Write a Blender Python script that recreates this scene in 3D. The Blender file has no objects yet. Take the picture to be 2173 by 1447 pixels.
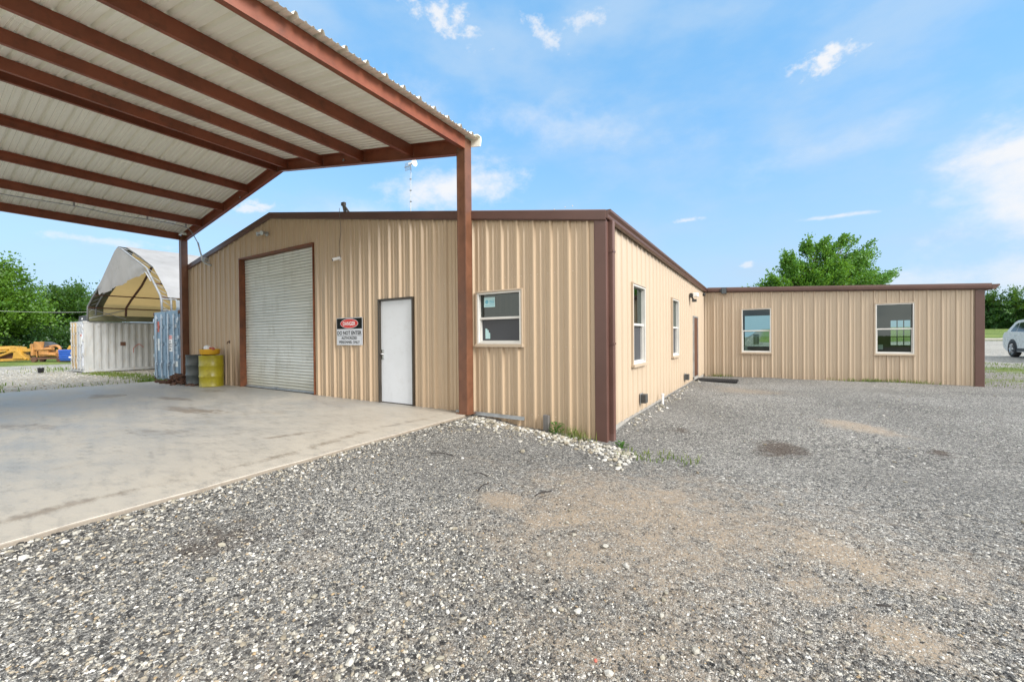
import bpy, math, random
import numpy as np
from mathutils import Vector, Matrix
R = math.radians
random.seed(7); rng = np.random.default_rng(11)
scene = bpy.context.scene
col = scene.collection

# ------------------------------------------------------------------ materials
def new_mat(name):
    m = bpy.data.materials.new(name); m.use_nodes = True
    nt = m.node_tree
    return m, nt, nt.nodes['Principled BSDF']
def N(nt, typ, **kw):
    n = nt.nodes.new(typ)
    for k, v in kw.items():
        if k.startswith('i_'):
            n.inputs[k[2:].replace('_', ' ')].default_value = v
        else: setattr(n, k, v)
    return n
def rgba(c): return (c[0], c[1], c[2], 1)
def mixc(nt, fac, a, b, blend='MIX'):
    n = nt.nodes.new('ShaderNodeMix'); n.data_type = 'RGBA'; n.blend_type = blend
    for sock, v in ((n.inputs[0], fac), (n.inputs[6], a), (n.inputs[7], b)):
        if isinstance(v, bpy.types.NodeSocket): nt.links.new(v, sock)
        elif isinstance(v, (tuple, list)): sock.default_value = rgba(v)
        else: sock.default_value = v
    return n.outputs[2]
def mth(nt, op, a, b=None, clamp=False):
    n = nt.nodes.new('ShaderNodeMath'); n.operation = op; n.use_clamp = clamp
    for s, v in ((n.inputs[0], a), (n.inputs[1], b)):
        if v is None: continue
        if isinstance(v, bpy.types.NodeSocket): nt.links.new(v, s)
        else: s.default_value = v
    return n.outputs[0]
def coords(nt, scale=(1, 1, 1), which='Object'):
    tc = nt.nodes.new('ShaderNodeTexCoord'); mp = nt.nodes.new('ShaderNodeMapping')
    mp.inputs['Scale'].default_value = scale
    nt.links.new(tc.outputs[which], mp.inputs['Vector'])
    return mp.outputs['Vector']
def noise(nt, vec, scale, detail=4, rough=.55):
    n = N(nt, 'ShaderNodeTexNoise'); n.inputs['Scale'].default_value = scale
    n.inputs['Detail'].default_value = detail; n.inputs['Roughness'].default_value = rough
    nt.links.new(vec, n.inputs['Vector']); return n.outputs['Fac']
def sstep(nt, v, a, b, lo=0., hi=1.):
    n = nt.nodes.new('ShaderNodeMapRange'); n.interpolation_type = 'SMOOTHSTEP'
    n.inputs['From Min'].default_value = a; n.inputs['From Max'].default_value = b
    n.inputs['To Min'].default_value = lo; n.inputs['To Max'].default_value = hi
    nt.links.new(v, n.inputs['Value']); return n.outputs['Result']
def bump(nt, bs, h, strength, dist):
    b = nt.nodes.new('ShaderNodeBump'); b.inputs['Strength'].default_value = strength
    b.inputs['Distance'].default_value = dist
    nt.links.new(h, b.inputs['Height']); nt.links.new(b.outputs['Normal'], bs.inputs['Normal'])

def paint(name, c, rough=.45, metal=0., var=.12, scale=3., dirt=None, dirt_amt=.0, stretch=(1, 1, 1), spec=.5, bmp=.0):
    m, nt, bs = new_mat(name)
    v = coords(nt, stretch)
    n1 = noise(nt, v, scale, 5, .6)
    d = tuple(x * (1 - var) for x in c); l = tuple(min(1, x * (1 + var)) for x in c)
    o = mixc(nt, sstep(nt, n1, .3, .7), d, l)
    if dirt:
        n2 = noise(nt, v, scale * 2.7, 6, .7)
        o = mixc(nt, mth(nt, 'MULTIPLY', sstep(nt, n2, .5, .72), dirt_amt), o, dirt)
    nt.links.new(o, bs.inputs['Base Color'])
    bs.inputs['Roughness'].default_value = rough; bs.inputs['Metallic'].default_value = metal
    bs.inputs['Specular IOR Level'].default_value = spec
    r1 = sstep(nt, n1, .2, .8, rough * .8, min(1, rough * 1.2)); nt.links.new(r1, bs.inputs['Roughness'])
    if bmp: bump(nt, bs, noise(nt, v, scale * 6, 4), .5, bmp)
    return m

def shutter_mat():
    m, nt, bs = new_mat('shutter_paint')
    g = nt.nodes.new('ShaderNodeNewGeometry'); sx = nt.nodes.new('ShaderNodeSeparateXYZ'); nt.links.new(g.outputs['Position'], sx.inputs[0])
    f = mth(nt, 'FRACT', mth(nt, 'DIVIDE', mth(nt, 'SUBTRACT', sx.outputs['Z'], .045), .0765))
    groove = mth(nt, 'MAXIMUM', sstep(nt, f, .14, .03), sstep(nt, f, .90, 1.0))
    v = coords(nt, (.6, 1, 7)); n1 = noise(nt, v, 1.3, 6, .65); n2 = noise(nt, coords(nt, (2, 1, .5)), 1.5, 6, .7)
    c = mixc(nt, sstep(nt, n1, .35, .7), (.70, .71, .66), (.60, .605, .55))
    c = mixc(nt, mth(nt, 'MULTIPLY', sstep(nt, n2, .5, .72), .4), c, (.36, .33, .24))
    c = mixc(nt, mth(nt, 'MULTIPLY', sstep(nt, sx.outputs['Z'], .7, .0), .5), c, (.36, .32, .20))
    c = mixc(nt, mth(nt, 'MULTIPLY', groove, .75), c, (.10, .10, .085))   # darker lines in the grooves between slats
    nt.links.new(c, bs.inputs['Base Color']); bs.inputs['Roughness'].default_value = .35; bs.inputs['Metallic'].default_value = .05
    return m
def siding_mat(name, c, dirty=False):
    m, nt, bs = new_mat(name)
    v = coords(nt, (6, 6, .35)); n1 = noise(nt, v, 1.5, 5, .6)
    v2 = coords(nt, (1, 1, 1)); n2 = noise(nt, v2, .8, 3)
    o = mixc(nt, sstep(nt, n1, .35, .75), c, tuple(x * .955 for x in c))
    o = mixc(nt, mth(nt, 'MULTIPLY', sstep(nt, n2, .35, .7), .25), o, tuple(x * .93 for x in c))
    sx = nt.nodes.new('ShaderNodeSeparateXYZ'); nt.links.new(v2, sx.inputs[0])
    z = sx.outputs['Z']
    low = sstep(nt, z, .45, -.1)
    o = mixc(nt, mth(nt, 'MULTIPLY', low, sstep(nt, n1, .3, .8, .05, .5)), o, (.30, .21, .13))
    if dirty:
        # grime splashed on the panels beside the roll-up door
        x = sx.outputs['X']
        a = mth(nt, 'MULTIPLY', sstep(nt, x, -13.5, -12.85), sstep(nt, z, 1.5, .1))
        a = mth(nt, 'MULTIPLY', a, sstep(nt, x, -12.3, -12.6))
        a = mth(nt, 'MULTIPLY', a, sstep(nt, n1, .25, .6, .35, 1.))
        o = mixc(nt, a, o, (.10, .045, .016))
    nt.links.new(o, bs.inputs['Base Color'])
    bs.inputs['Roughness'].default_value = .36
    bs.inputs['Specular IOR Level'].default_value = .55
    bump(nt, bs, noise(nt, coords(nt, (2, 2, 1)), 2.5, 2), .05, .01)
    return m

M = {}
M['tan_gable'] = siding_mat('tan_siding_gable', (.495, .37, .245), True)
M['tan'] = siding_mat('tan_siding', (.475, .375, .27))
M['brown_trim'] = paint('brown_trim', (.105, .052, .04), .38, var=.1, scale=1.5)
M['red_iron'] = paint('red_iron_primer', (.235, .068, .032), .42, var=.16, scale=2.2, dirt=(.08, .03, .015), dirt_amt=.5)
M['white_roof'] = paint('white_roof_panel', (.90, .885, .78), .24, var=.025, scale=.5)
M['post_iron'] = paint('brown_post_shaded', (.15, .062, .032), .45, var=.2, scale=2.2, dirt=(.08, .03, .015), dirt_amt=.6)  # rusty brown, taken darker so the colour carries the front face's shade
M['arch_steel'] = paint('dull_arch_steel', (.24, .25, .26), .6, metal=.2, var=.15, scale=6)
M['galv'] = paint('galvanised', (.42, .44, .45), .4, metal=.7, var=.12, scale=9)
M['white_frame'] = paint('white_vinyl', (.62, .60, .555), .4, var=.04)
M['door_white'] = paint('white_door_paint', (.70, .72, .75), .38, var=.03, scale=2, dirt=(.3, .27, .22), dirt_amt=.12)
M['bronze'] = paint('dark_bronze_frame', (.045, .035, .025), .4, var=.2)
M['rust_jamb'] = paint('rusty_jamb', (.17, .055, .02), .55, var=.25, scale=4, dirt=(.05, .02, .01), dirt_amt=.7)
M['shutter'] = paint('shutter_paint', (.60, .61, .55), .32, metal=.1, var=.08, scale=1.3, dirt=(.33, .29, .2), dirt_amt=.45, stretch=(.6, 1, 7))
M['chrome'] = paint('chrome', (.6, .6, .6), .18, metal=1., var=.05)
M['black'] = paint('black_plastic', (.018, .018, .02), .45, var=.2)
M['rubber'] = paint('rubber', (.022, .022, .023), .75, var=.25, scale=12)
M['grey_box'] = paint('grey_box', (.06, .06, .058), .5, var=.15)
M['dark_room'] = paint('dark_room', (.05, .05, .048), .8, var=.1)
M['wing_room'] = paint('room_wall', (.13, .14, .135), .8, var=.06)
M['room_floor'] = paint('room_floor', (.10, .085, .07), .5, var=.1)
M['brown_door'] = paint('brown_door', (.085, .028, .014), .4, var=.1)
M['concrete_foot'] = paint('foundation_concrete', (.30, .28, .25), .85, var=.15, scale=5, bmp=.004)
M['weathered_wood'] = paint('weathered_wood', (.14, .13, .12), .85, var=.3, scale=3, stretch=(30, 30, 1.5))
M['yellow_barrel'] = paint('yellow_barrel_paint', (.31, .265, .013), .38, var=.14, scale=4, dirt=(.2, .15, .02), dirt_amt=.6)
M['dark_barrel'] = paint('dark_barrel_paint', (.045, .055, .055), .42, var=.2, scale=4)
M['orange_pan'] = paint('orange_yellow_plastic', (.60, .33, .02), .45, var=.1)
M['rust'] = paint('rusty_steel', (.11, .055, .035), .8, metal=.2, var=.4, scale=14)
M['white_cont'] = paint('weathered_white_container', (.37, .375, .37), .5, var=.12, scale=1.8, dirt=(.34, .28, .20), dirt_amt=.6, stretch=(2.5, 2.5, .6))
M['cream_cont'] = paint('cream_container_door', (.52, .36, .17), .5, var=.15, scale=2, dirt=(.2, .11, .05), dirt_amt=.8)
M['lilac_cont'] = paint('pale_container_door', (.50, .52, .56), .5, var=.1, scale=2, dirt=(.3, .2, .12), dirt_amt=.7)
M['blue_cont'] = paint('blue_container_paint', (.175, .265, .36), .45, var=.15, scale=2.5, dirt=(.08, .13, .19), dirt_amt=.7)
M['blue_dark'] = paint('dark_blue_edge', (.02, .06, .13), .5, var=.2)
M['lock_steel'] = paint('lock_rod_steel', (.48, .54, .60), .4, metal=.4, var=.2, scale=7)
M['white'] = paint('sign_white', (.78, .78, .78), .4, var=.02)
M['sign_grey'] = paint('sign_face', (.60, .62, .66), .38, var=.03)
M['sign_black'] = paint('sign_black', (.008, .010, .008), .65, var=.1, spec=.15)
M['sign_red'] = paint('sign_red', (.62, .025, .012), .4, var=.05)
M['faded_red'] = paint('faded_red_paint', (.40, .10, .07), .6, var=.3, scale=9)
M['teal_label'] = paint('teal_sticker', (.42, .62, .62), .4, var=.05)
M['teal_print'] = paint('teal_print', (.12, .38, .48), .4, var=.05)
M['paper'] = paint('paper', (.62, .66, .66), .6, var=.03)
M['yellow_iron'] = paint('yellow_machine_paint', (.42, .23, .03), .45, var=.15, scale=3, dirt=(.2, .09, .03), dirt_amt=.6)
M['orange_iron'] = paint('faded_orange_machine_paint', (.36, .17, .05), .5, var=.2, scale=3, dirt=(.13, .06, .03), dirt_amt=.8)
M['blue_tank'] = paint('blue_plastic', (.012, .075, .36), .4, var=.12)
M['tarp_dark'] = paint('dark_tarp', (.05, .055, .06), .7, var=.3, scale=5)
M['car_paint'] = paint('silver_beige_paint', (.62, .615, .58), .28, metal=.1, var=.01, spec=.6)
M['car_glass'] = paint('car_glass', (.015, .02, .022), .06, var=.02, spec=.8)
M['cladding'] = paint('dark_cladding', (.035, .037, .04), .55, var=.1)
M['rim'] = paint('alloy_rim', (.62, .63, .64), .25, metal=.8, var=.05)
M['bark'] = paint('bark', (.075, .055, .04), .9, var=.35, scale=6, stretch=(4, 4, 1), bmp=.02)
M['twig'] = paint('dark_twig', (.03, .025, .022), .9, var=.3)
M['steel_pole'] = paint('grey_steel_pole', (.30, .32, .33), .45, metal=.6, var=.1)
M['wire'] = paint('pale_wire', (.55, .58, .56), .5, var=.05)
M['screw'] = paint('screw_head', (.58, .48, .36), .35, var=.1)

def glass_mat(name, tint, refl):
    m = bpy.data.materials.new(name); m.use_nodes = True; nt = m.node_tree; nt.nodes.clear()
    out = nt.nodes.new('ShaderNodeOutputMaterial')
    t = nt.nodes.new('ShaderNodeBsdfTransparent'); t.inputs['Color'].default_value = rgba(tint)
    g = nt.nodes.new('ShaderNodeBsdfGlossy'); g.inputs['Roughness'].default_value = .015
    g.inputs['Color'].default_value = (.85, .95, .92, 1)
    fr = nt.nodes.new('ShaderNodeFresnel'); fr.inputs['IOR'].default_value = refl
    mx = nt.nodes.new('ShaderNodeMixShader')
    nt.links.new(fr.outputs[0], mx.inputs[0]); nt.links.new(t.outputs[0], mx.inputs[1]); nt.links.new(g.outputs[0], mx.inputs[2])
    nt.links.new(mx.outputs[0], out.inputs[0]); return m
M['glass'] = glass_mat('clear_glass', (.48, .58, .53), 1.7)
M['glass_back'] = glass_mat('back_glass', (.85, .92, .9), 1.4)
M['glass_dark'] = glass_mat('office_glass', (.30, .33, .32), 1.6)
m, nt, bs = new_mat('insect_screen'); bs.inputs['Base Color'].default_value = (.045, .048, .055, 1); bs.inputs['Roughness'].default_value = .4
M['screen'] = m
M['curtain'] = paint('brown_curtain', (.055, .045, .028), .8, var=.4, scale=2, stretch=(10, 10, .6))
m, nt, bs = new_mat('lamp_lens'); bs.inputs['Base Color'].default_value = (.85, .85, .82, 1); bs.inputs['Roughness'].default_value = .2
M['lens'] = m

def fabric(name, c, trans):
    m = bpy.data.materials.new(name); m.use_nodes = True; nt = m.node_tree; nt.nodes.clear()
    out = nt.nodes.new('ShaderNodeOutputMaterial'); v = coords(nt)
    o = mixc(nt, sstep(nt, noise(nt, v, .9, 6, .65), .35, .7), c, tuple(x * .82 for x in c))
    o = mixc(nt, mth(nt, 'MULTIPLY', sstep(nt, noise(nt, coords(nt, (1, 1, 2.4)), 1.4, 7, .7), .58, .7), .5), o, tuple(x * .45 for x in c))
    d = nt.nodes.new('ShaderNodeBsdfDiffuse'); t = nt.nodes.new('ShaderNodeBsdfTranslucent')
    nt.links.new(o, d.inputs[0]); t.inputs[0].default_value = rgba(trans)
    b = nt.nodes.new('ShaderNodeBump'); b.inputs['Strength'].default_value = .5; b.inputs['Distance'].default_value = .06
    nt.links.new(noise(nt, v, 2.2, 4), b.inputs['Height']); nt.links.new(b.outputs[0], d.inputs['Normal'])
    a = nt.nodes.new('ShaderNodeMixShader'); a.inputs[0].default_value = .5
    nt.links.new(d.outputs[0], a.inputs[1]); nt.links.new(t.outputs[0], a.inputs[2]); nt.links.new(a.outputs[0], out.inputs[0])
    return m
M['fabric_tan'] = fabric('thin_worn_fabric', (.58, .50, .36), (.55, .36, .13))
M['fabric_white'] = fabric('white_cover_fabric', (.58, .585, .60), (.3, .25, .15))
M['fabric_olive'] = paint('doubled_olive_fabric', (.10, .10, .055), .8, var=.2)
M['fabric_grey'] = fabric('grey_skirt_fabric', (.42, .47, .50), (.1, .1, .1))

def leaf_mat(name, c1, c2, c3, transl=.35):
    m = bpy.data.materials.new(name); m.use_nodes = True; nt = m.node_tree; nt.nodes.clear()
    out = nt.nodes.new('ShaderNodeOutputMaterial')
    g = nt.nodes.new('ShaderNodeNewGeometry')
    nz = noise(nt, coords(nt), .7, 3)
    o = mixc(nt, g.outputs['Random Per Island'], c1, c2)
    o = mixc(nt, sstep(nt, nz, .4, .7), o, c3)
    d = nt.nodes.new('ShaderNodeBsdfPrincipled'); d.inputs['Roughness'].default_value = .5
    t = nt.nodes.new('ShaderNodeBsdfTranslucent')
    nt.links.new(o, d.inputs['Base Color'])
    nt.links.new(mixc(nt, .5, o, (.25, .38, .02)), t.inputs[0])
    a = nt.nodes.new('ShaderNodeMixShader'); a.inputs[0].default_value = transl
    nt.links.new(d.outputs[0], a.inputs[1]); nt.links.new(t.outputs[0], a.inputs[2]); nt.links.new(a.outputs[0], out.inputs[0])
    return m
M['leaf_lime'] = leaf_mat('lime_leaves', (.042, .12, .010), (.085, .19, .016), (.11, .22, .018))
M['leaf_mid'] = leaf_mat('mid_green_leaves', (.018, .062, .011), (.038, .108, .015), (.05, .125, .016))
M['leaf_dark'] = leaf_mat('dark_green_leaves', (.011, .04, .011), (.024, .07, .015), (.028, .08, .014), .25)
M['leaf_wind'] = leaf_mat('fresh_green_leaves', (.045, .15, .012), (.08, .23, .02), (.11, .27, .02))
M['leaf_cedar'] = leaf_mat('cedar_sprays', (.018, .07, .016), (.035, .115, .02), (.06, .16, .02), .25)
M['grass'] = leaf_mat('grass_blades', (.06, .12, .015), (.13, .20, .03), (.20, .21, .06))
M['weed'] = leaf_mat('weed_leaves', (.03, .10, .012), (.06, .16, .02), (.06, .16, .02))

M['shutter'] = shutter_mat()
# ------------------------------------------------------------------ mesh tools
class MB:
    def __init__(s): s.v = []; s.f = []; s.mi = []; s.cur = 0
    def quad(s, *p):
        b = len(s.v); s.v += [tuple(q) for q in p]; s.f.append(tuple(range(b, b + len(p)))); s.mi.append(s.cur)
    def face(s, idx): s.f.append(tuple(idx)); s.mi.append(s.cur)
    def box(s, x0, x1, y0, y1, z0, z1, P=None):
        if P is None: P = lambda a, b, c: (a, b, c)
        b = len(s.v)
        s.v += [tuple(P(x, y, z)) for z in (z0, z1) for y in (y0, y1) for x in (x0, x1)]
        for f in ((0, 2, 3, 1), (4, 5, 7, 6), (0, 1, 5, 4), (2, 6, 7, 3), (0, 4, 6, 2), (1, 3, 7, 5)):
            s.face([b + i for i in f])
    def hexa(s, pts):   # 8 points: bottom 4 then top 4, same winding
        b = len(s.v); s.v += [tuple(p) for p in pts]
        for f in ((3, 2, 1, 0), (4, 5, 6, 7), (0, 1, 5, 4), (1, 2, 6, 5), (2, 3, 7, 6), (3, 0, 4, 7)):
            s.face([b + i for i in f])
    def bar(s, a, b, w, h, up=(0, 0, 1)):
        a = Vector(a); b = Vector(b); d = (b - a).normalized(); u = Vector(up)
        r = d.cross(u)
        if r.length < 1e-4: r = d.cross(Vector((1, 0, 0)))
        r.normalize(); u = r.cross(d); r *= w / 2; u *= h / 2
        s.hexa([a - r - u, a + r - u, b + r - u, b - r - u, a - r + u, a + r + u, b + r + u, b - r + u])
    def tube(s, pts, rad, n=8, cap=True):
        pts = [Vector(p) for p in pts]; k = len(pts)
        if not hasattr(rad, '__len__'): rad = [rad] * k
        b = len(s.v); ref = None
        for i, p in enumerate(pts):
            d = (pts[min(i + 1, k - 1)] - pts[max(i - 1, 0)]).normalized()
            if ref is None: ref = d.orthogonal().normalized()
            ref = (ref - d * ref.dot(d))
            ref = ref.normalized() if ref.length > 1e-6 else d.orthogonal().normalized()
            q = d.cross(ref)
            for j in range(n):
                a = 2 * math.pi * j / n
                s.v.append(tuple(p + (ref * math.cos(a) + q * math.sin(a)) * rad[i]))
        for i in range(k - 1):
            for j in range(n):
                j2 = (j + 1) % n
                s.face((b + i * n + j, b + i * n + j2, b + (i + 1) * n + j2, b + (i + 1) * n + j))
        if cap:
            s.face([b + j for j in range(n)][::-1]); s.face([b + (k - 1) * n + j for j in range(n)])
    def lathe(s, prof, c, n=32, axis='z'):
        b = len(s.v)
        for r, z in prof:
            for j in range(n):
                a = 2 * math.pi * j / n; x, y = r * math.cos(a), r * math.sin(a)
                if axis == 'z': s.v.append((c[0] + x, c[1] + y, c[2] + z))
                elif axis == 'x': s.v.append((c[0] + z, c[1] + x, c[2] + y))
                else: s.v.append((c[0] + x, c[1] + z, c[2] + y))
        for i in range(len(prof) - 1):
            for j in range(n):
                j2 = (j + 1) % n
                s.face((b + i * n + j, b + i * n + j2, b + (i + 1) * n + j2, b + (i + 1) * n + j))
    def extrude(s, poly, a, b, fn):   # poly of 2-D points swept from station a to station b by fn(t, p)
        k = len(poly); base = len(s.v)
        s.v += [tuple(fn(a, p)) for p in poly] + [tuple(fn(b, p)) for p in poly]
        for i in range(k):
            j = (i + 1) % k; s.face((base + i, base + j, base + k + j, base + k + i))
        s.face([base + i for i in range(k)][::-1]); s.face([base + k + i for i in range(k)])
    def build(s, name, mat, parent=None, smooth=False, bevel=0.):
        me = bpy.data.meshes.new(name); me.from_pydata(s.v, [], s.f); me.update()
        for mm in (mat if isinstance(mat, (list, tuple)) else [mat]): me.materials.append(mm)
        if any(s.mi): me.polygons.foreach_set('material_index', s.mi)
        if smooth: me.polygons.foreach_set('use_smooth', [True] * len(me.polygons))
        o = bpy.data.objects.new(name, me); col.objects.link(o)
        if parent: adopt(o, parent)
        if bevel:
            bv = o.modifiers.new('bevel', 'BEVEL'); bv.width = bevel; bv.segments = 2; bv.limit_method = 'ANGLE'; bv.angle_limit = R(40)
        return o
def split_build(mb, name, mat, parent, bevel=0., smooth=False):
    par = list(range(len(mb.v)))
    def find(a):
        while par[a] != a: par[a] = par[par[a]]; a = par[a]
        return a
    for f in mb.f:
        for q in f[1:]: par[find(q)] = find(f[0])
    groups = {}
    for f in mb.f: groups.setdefault(find(f[0]), []).append(f)
    for fs in groups.values():
        ids = sorted({q for f in fs for q in f}); mp = {q: i for i, q in enumerate(ids)}
        m2 = MB(); m2.v = [mb.v[q] for q in ids]; m2.f = [tuple(mp[q] for q in f) for f in fs]; m2.mi = [0] * len(fs)
        m2.build(name, mat, parent, smooth, bevel)
def wloc(o):
    l = Vector(o.location)
    return l
def adopt(o, parent):
    o.parent = parent
    p = parent; inv = Matrix.Identity(4)
    root = parent
    while root.parent: root = root.parent
    if parent is root: inv = Matrix.Translation(-Vector(root.location))
    o.matrix_parent_inverse = inv
def tag(o, label=None, cat=None, group=None, kind=None):
    if label: o['label'] = label
    if cat: o['category'] = cat
    if group: o['group'] = group
    if kind: o['kind'] = kind
    return o
def thing(name, label, cat, loc=(0, 0, 0), group=None):
    o = bpy.data.objects.new(name, None); col.objects.link(o); o.location = loc; o.empty_display_size = .2
    return tag(o, label, cat, group)
def np_mesh(name, verts, faces, mat, parent=None, smooth=False):
    verts = np.asarray(verts, np.float32); faces = np.asarray(faces, np.int32); k = faces.shape[1]
    me = bpy.data.meshes.new(name); me.vertices.add(len(verts)); me.vertices.foreach_set('co', verts.ravel())
    me.loops.add(faces.size); me.loops.foreach_set('vertex_index', faces.ravel())
    me.polygons.add(len(faces)); me.polygons.foreach_set('loop_start', np.arange(len(faces), dtype=np.int32) * k)
    me.polygons.foreach_set('loop_total', np.full(len(faces), k, np.int32))
    me.polygons.foreach_set('use_smooth', np.full(len(faces), smooth))
    me.update(calc_edges=True); me.validate()
    me.materials.append(mat)
    o = bpy.data.objects.new(name, me); col.objects.link(o)
    if parent: adopt(o, parent)
    return o
def attr(o, name, vals):
    a = o.data.attributes.new(name, 'FLOAT', 'POINT'); a.data.foreach_set('value', np.asarray(vals, np.float32))
def text(name, body, P, u0, u1, z0, z1, h, mat, parent, bold=0.0, thick=.0015):
    cu = bpy.data.curves.new(name + '_curve', 'FONT'); cu.body = body; cu.size = 1; cu.offset = bold; cu.resolution_u = 3
    t = bpy.data.objects.new(name + '_tmp', cu); col.objects.link(t)
    dg = bpy.context.evaluated_depsgraph_get(); dg.update()
    me = bpy.data.meshes.new_from_object(t.evaluated_get(dg))
    bpy.data.objects.remove(t); bpy.data.curves.remove(cu)
    co = np.array([v.co[:] for v in me.vertices]); lo = co.min(0); hi = co.max(0)
    for i, v in enumerate(me.vertices):
        a = (co[i, 0] - lo[0]) / (hi[0] - lo[0]); b = (co[i, 1] - lo[1]) / (hi[1] - lo[1])
        v.co = P(u0 + a * (u1 - u0), h, z0 + b * (z1 - z0))
    me.materials.clear(); me.materials.append(mat); me.name = name
    o = bpy.data.objects.new(name, me); col.objects.link(o)
    if parent: adopt(o, parent)
    return o

# ------------------------------------------------------------------ layout constants (metres, camera above the origin)
YG = 5.78; XS = -2.06; YW = 16.5
PG = lambda u, h, z: (u, YG - h, z)          # gable wall, h is out towards the viewer
PS = lambda u, h, z: (XS + h, u, z)          # side wall
PW = lambda u, h, z: (u, YW - h, z)          # wing front wall

def profile(u0, u1, phase, p=.305, H=.042):
    pts = []
    k = math.floor((u0 - phase) / p) - 1
    while phase + k * p < u1 + p:
        c = phase + k * p
        pts += [(c - .03, 0), (c - .014, H), (c + .012, H), (c + .034, 0)]
        for q in (.36, .64):
            m_ = c + p * q
            pts += [(m_ - .020, 0), (m_ - .008, H * .34), (m_ + .008, H * .34), (m_ + .020, 0)]
        k += 1
    return pts
def siding(mb, u0, u1, phase, zb, zt, holes, P, p=.305, H=.042):
    pts = profile(u0, u1, phase, p, H)
    us = [q[0] for q in pts]; hs = [q[1] for q in pts]
    br = [u for u in us if u0 < u < u1] + [u0, u1]
    for a, b, c, d in holes: br += [a, b]
    br = sorted(set(br)); hh = list(np.interp(br, us, hs))
    for i in range(len(br) - 1):
        a, b = br[i], br[i + 1]
        if b - a < 1e-6: continue
        mid = (a + b) / 2; iv = [(zb, None)]
        for (h0, h1, c, d) in sorted(holes, key=lambda q: q[2]):
            if h0 < mid < h1:
                s0, _ = iv.pop(); 
                if c > s0 + 1e-4: iv.append((s0, c))
                iv.append((d, None))
        for s0, s1 in iv:
            ta, tb = (zt(a), zt(b)) if s1 is None else (s1, s1)
            mb.quad(P(a, hh[i], s0), P(b, hh[i + 1], s0), P(b, hh[i + 1], tb), P(a, hh[i], ta))
def screws(mb, u0, u1, phase, rows, P, p=.305, holes=()):
    k = math.ceil((u0 - phase) / p)
    while phase + k * p < u1:
        for z in rows:
            for off in (.06, .245):
                u = phase + k * p + off
                if u > u1 - .02 or any(a - .06 < u < b + .06 and c - .06 < z < d + .06 for a, b, c, d in holes): continue
                r = .0075; t = .007
                b0 = len(mb.v); mb.v += [P(u - r, .001, z - r), P(u + r, .001, z - r), P(u + r, .001, z + r), P(u - r, .001, z + r), P(u, t, z)]
                for q in ((0, 1, 4), (1, 2, 4), (2, 3, 4), (3, 0, 4)): mb.face([b0 + i for i in q])
        k += 1

def make_window(root, P, u0, u1, z0, z1, upper, lower, split=.5, trim=.03, depth=.046, back=.09):
    """white single-hung window; u0..z1 outside of the white frame. returns the window part"""
    f = MB(); w = .03
    f.box(u0, u0 + w, -back, depth, z0, z1, P); f.box(u1 - w, u1, -back, depth, z0, z1, P)
    f.box(u0 + w, u1 - w, -back, depth - .002, z1 - w, z1, P); f.box(u0 + w, u1 - w, -back, depth - .002, z0, z0 + w, P)
    win = f.build('window', M['white_frame'], root, bevel=.004)
    t = MB(); e = .004; tw = trim
    t.box(u0 - tw, u0 - .001, 0, depth + .004, z0 - tw, z1 + tw, P); t.box(u1 + .001, u1 + tw, 0, depth + .004, z0 - tw, z1 + tw, P)
    t.box(u0, u1, 0, depth + .012, z1 + .001, z1 + tw, P); t.box(u0 - tw - .01, u1 + tw + .01, 0, depth + .03, z0 - tw - .02, z0 - .001, P)
    t.build('trim', M['tan'], win, bevel=.003)
    zm = z0 + (z1 - z0) * split
    s = MB()
    s.box(u0 + w, u1 - w, -.05, .012, zm - .02, zm + .02, P)
    s.box(u0 + w, u0 + w + .02, -.06, .0, z0 + w, zm - .02, P); s.box(u1 - w - .02, u1 - w, -.06, .0, z0 + w, zm - .02, P)
    s.box(u0 + w + .02, u1 - w - .02, -.06, .002, z0 + w, z0 + w + .028, P)
    s.build('sash', M['white_frame'], win, bevel=.003)
    g = MB(); g.quad(P(u0 + w, -.03, zm + .02), P(u1 - w, -.03, zm + .02), P(u1 - w, -.03, z1 - w), P(u0 + w, -.03, z1 - w))
    g.build('pane', upper, win)
    g = MB(); g.quad(P(u0 + w + .02, -.045, z0 + w + .028), P(u1 - w - .02, -.045, z0 + w + .028), P(u1 - w - .02, -.045, zm - .02), P(u0 + w + .02, -.045, zm - .02))
    g.build('pane', lower, win)
    return win

# ================================================================== MAIN BUILDING
XL, XR, XP = -16.03, XS, -11.0
SL = .164
ztop = lambda x: 4.50 - SL * abs(x - XP) if x > XP else 4.50 - .172 * abs(x - XP)
YB = 22.0
bld = thing('metal_workshop', 'tall gabled tan metal workshop with brown trim and a white roll-up door', 'building', (-9, 13, 0))
win_hole = (-4.345, -3.40, 1.18, 2.118)
door_hole = (-6.885, -5.875, -.3, 2.13)
roll_hole = (-12.68, -9.15, -.3, 3.585)
mb = MB()
gh = [win_hole, door_hole, roll_hole]
siding(mb, XL, XR - .1, -2.284, -.02, ztop, [h for h in gh], PG)
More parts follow.
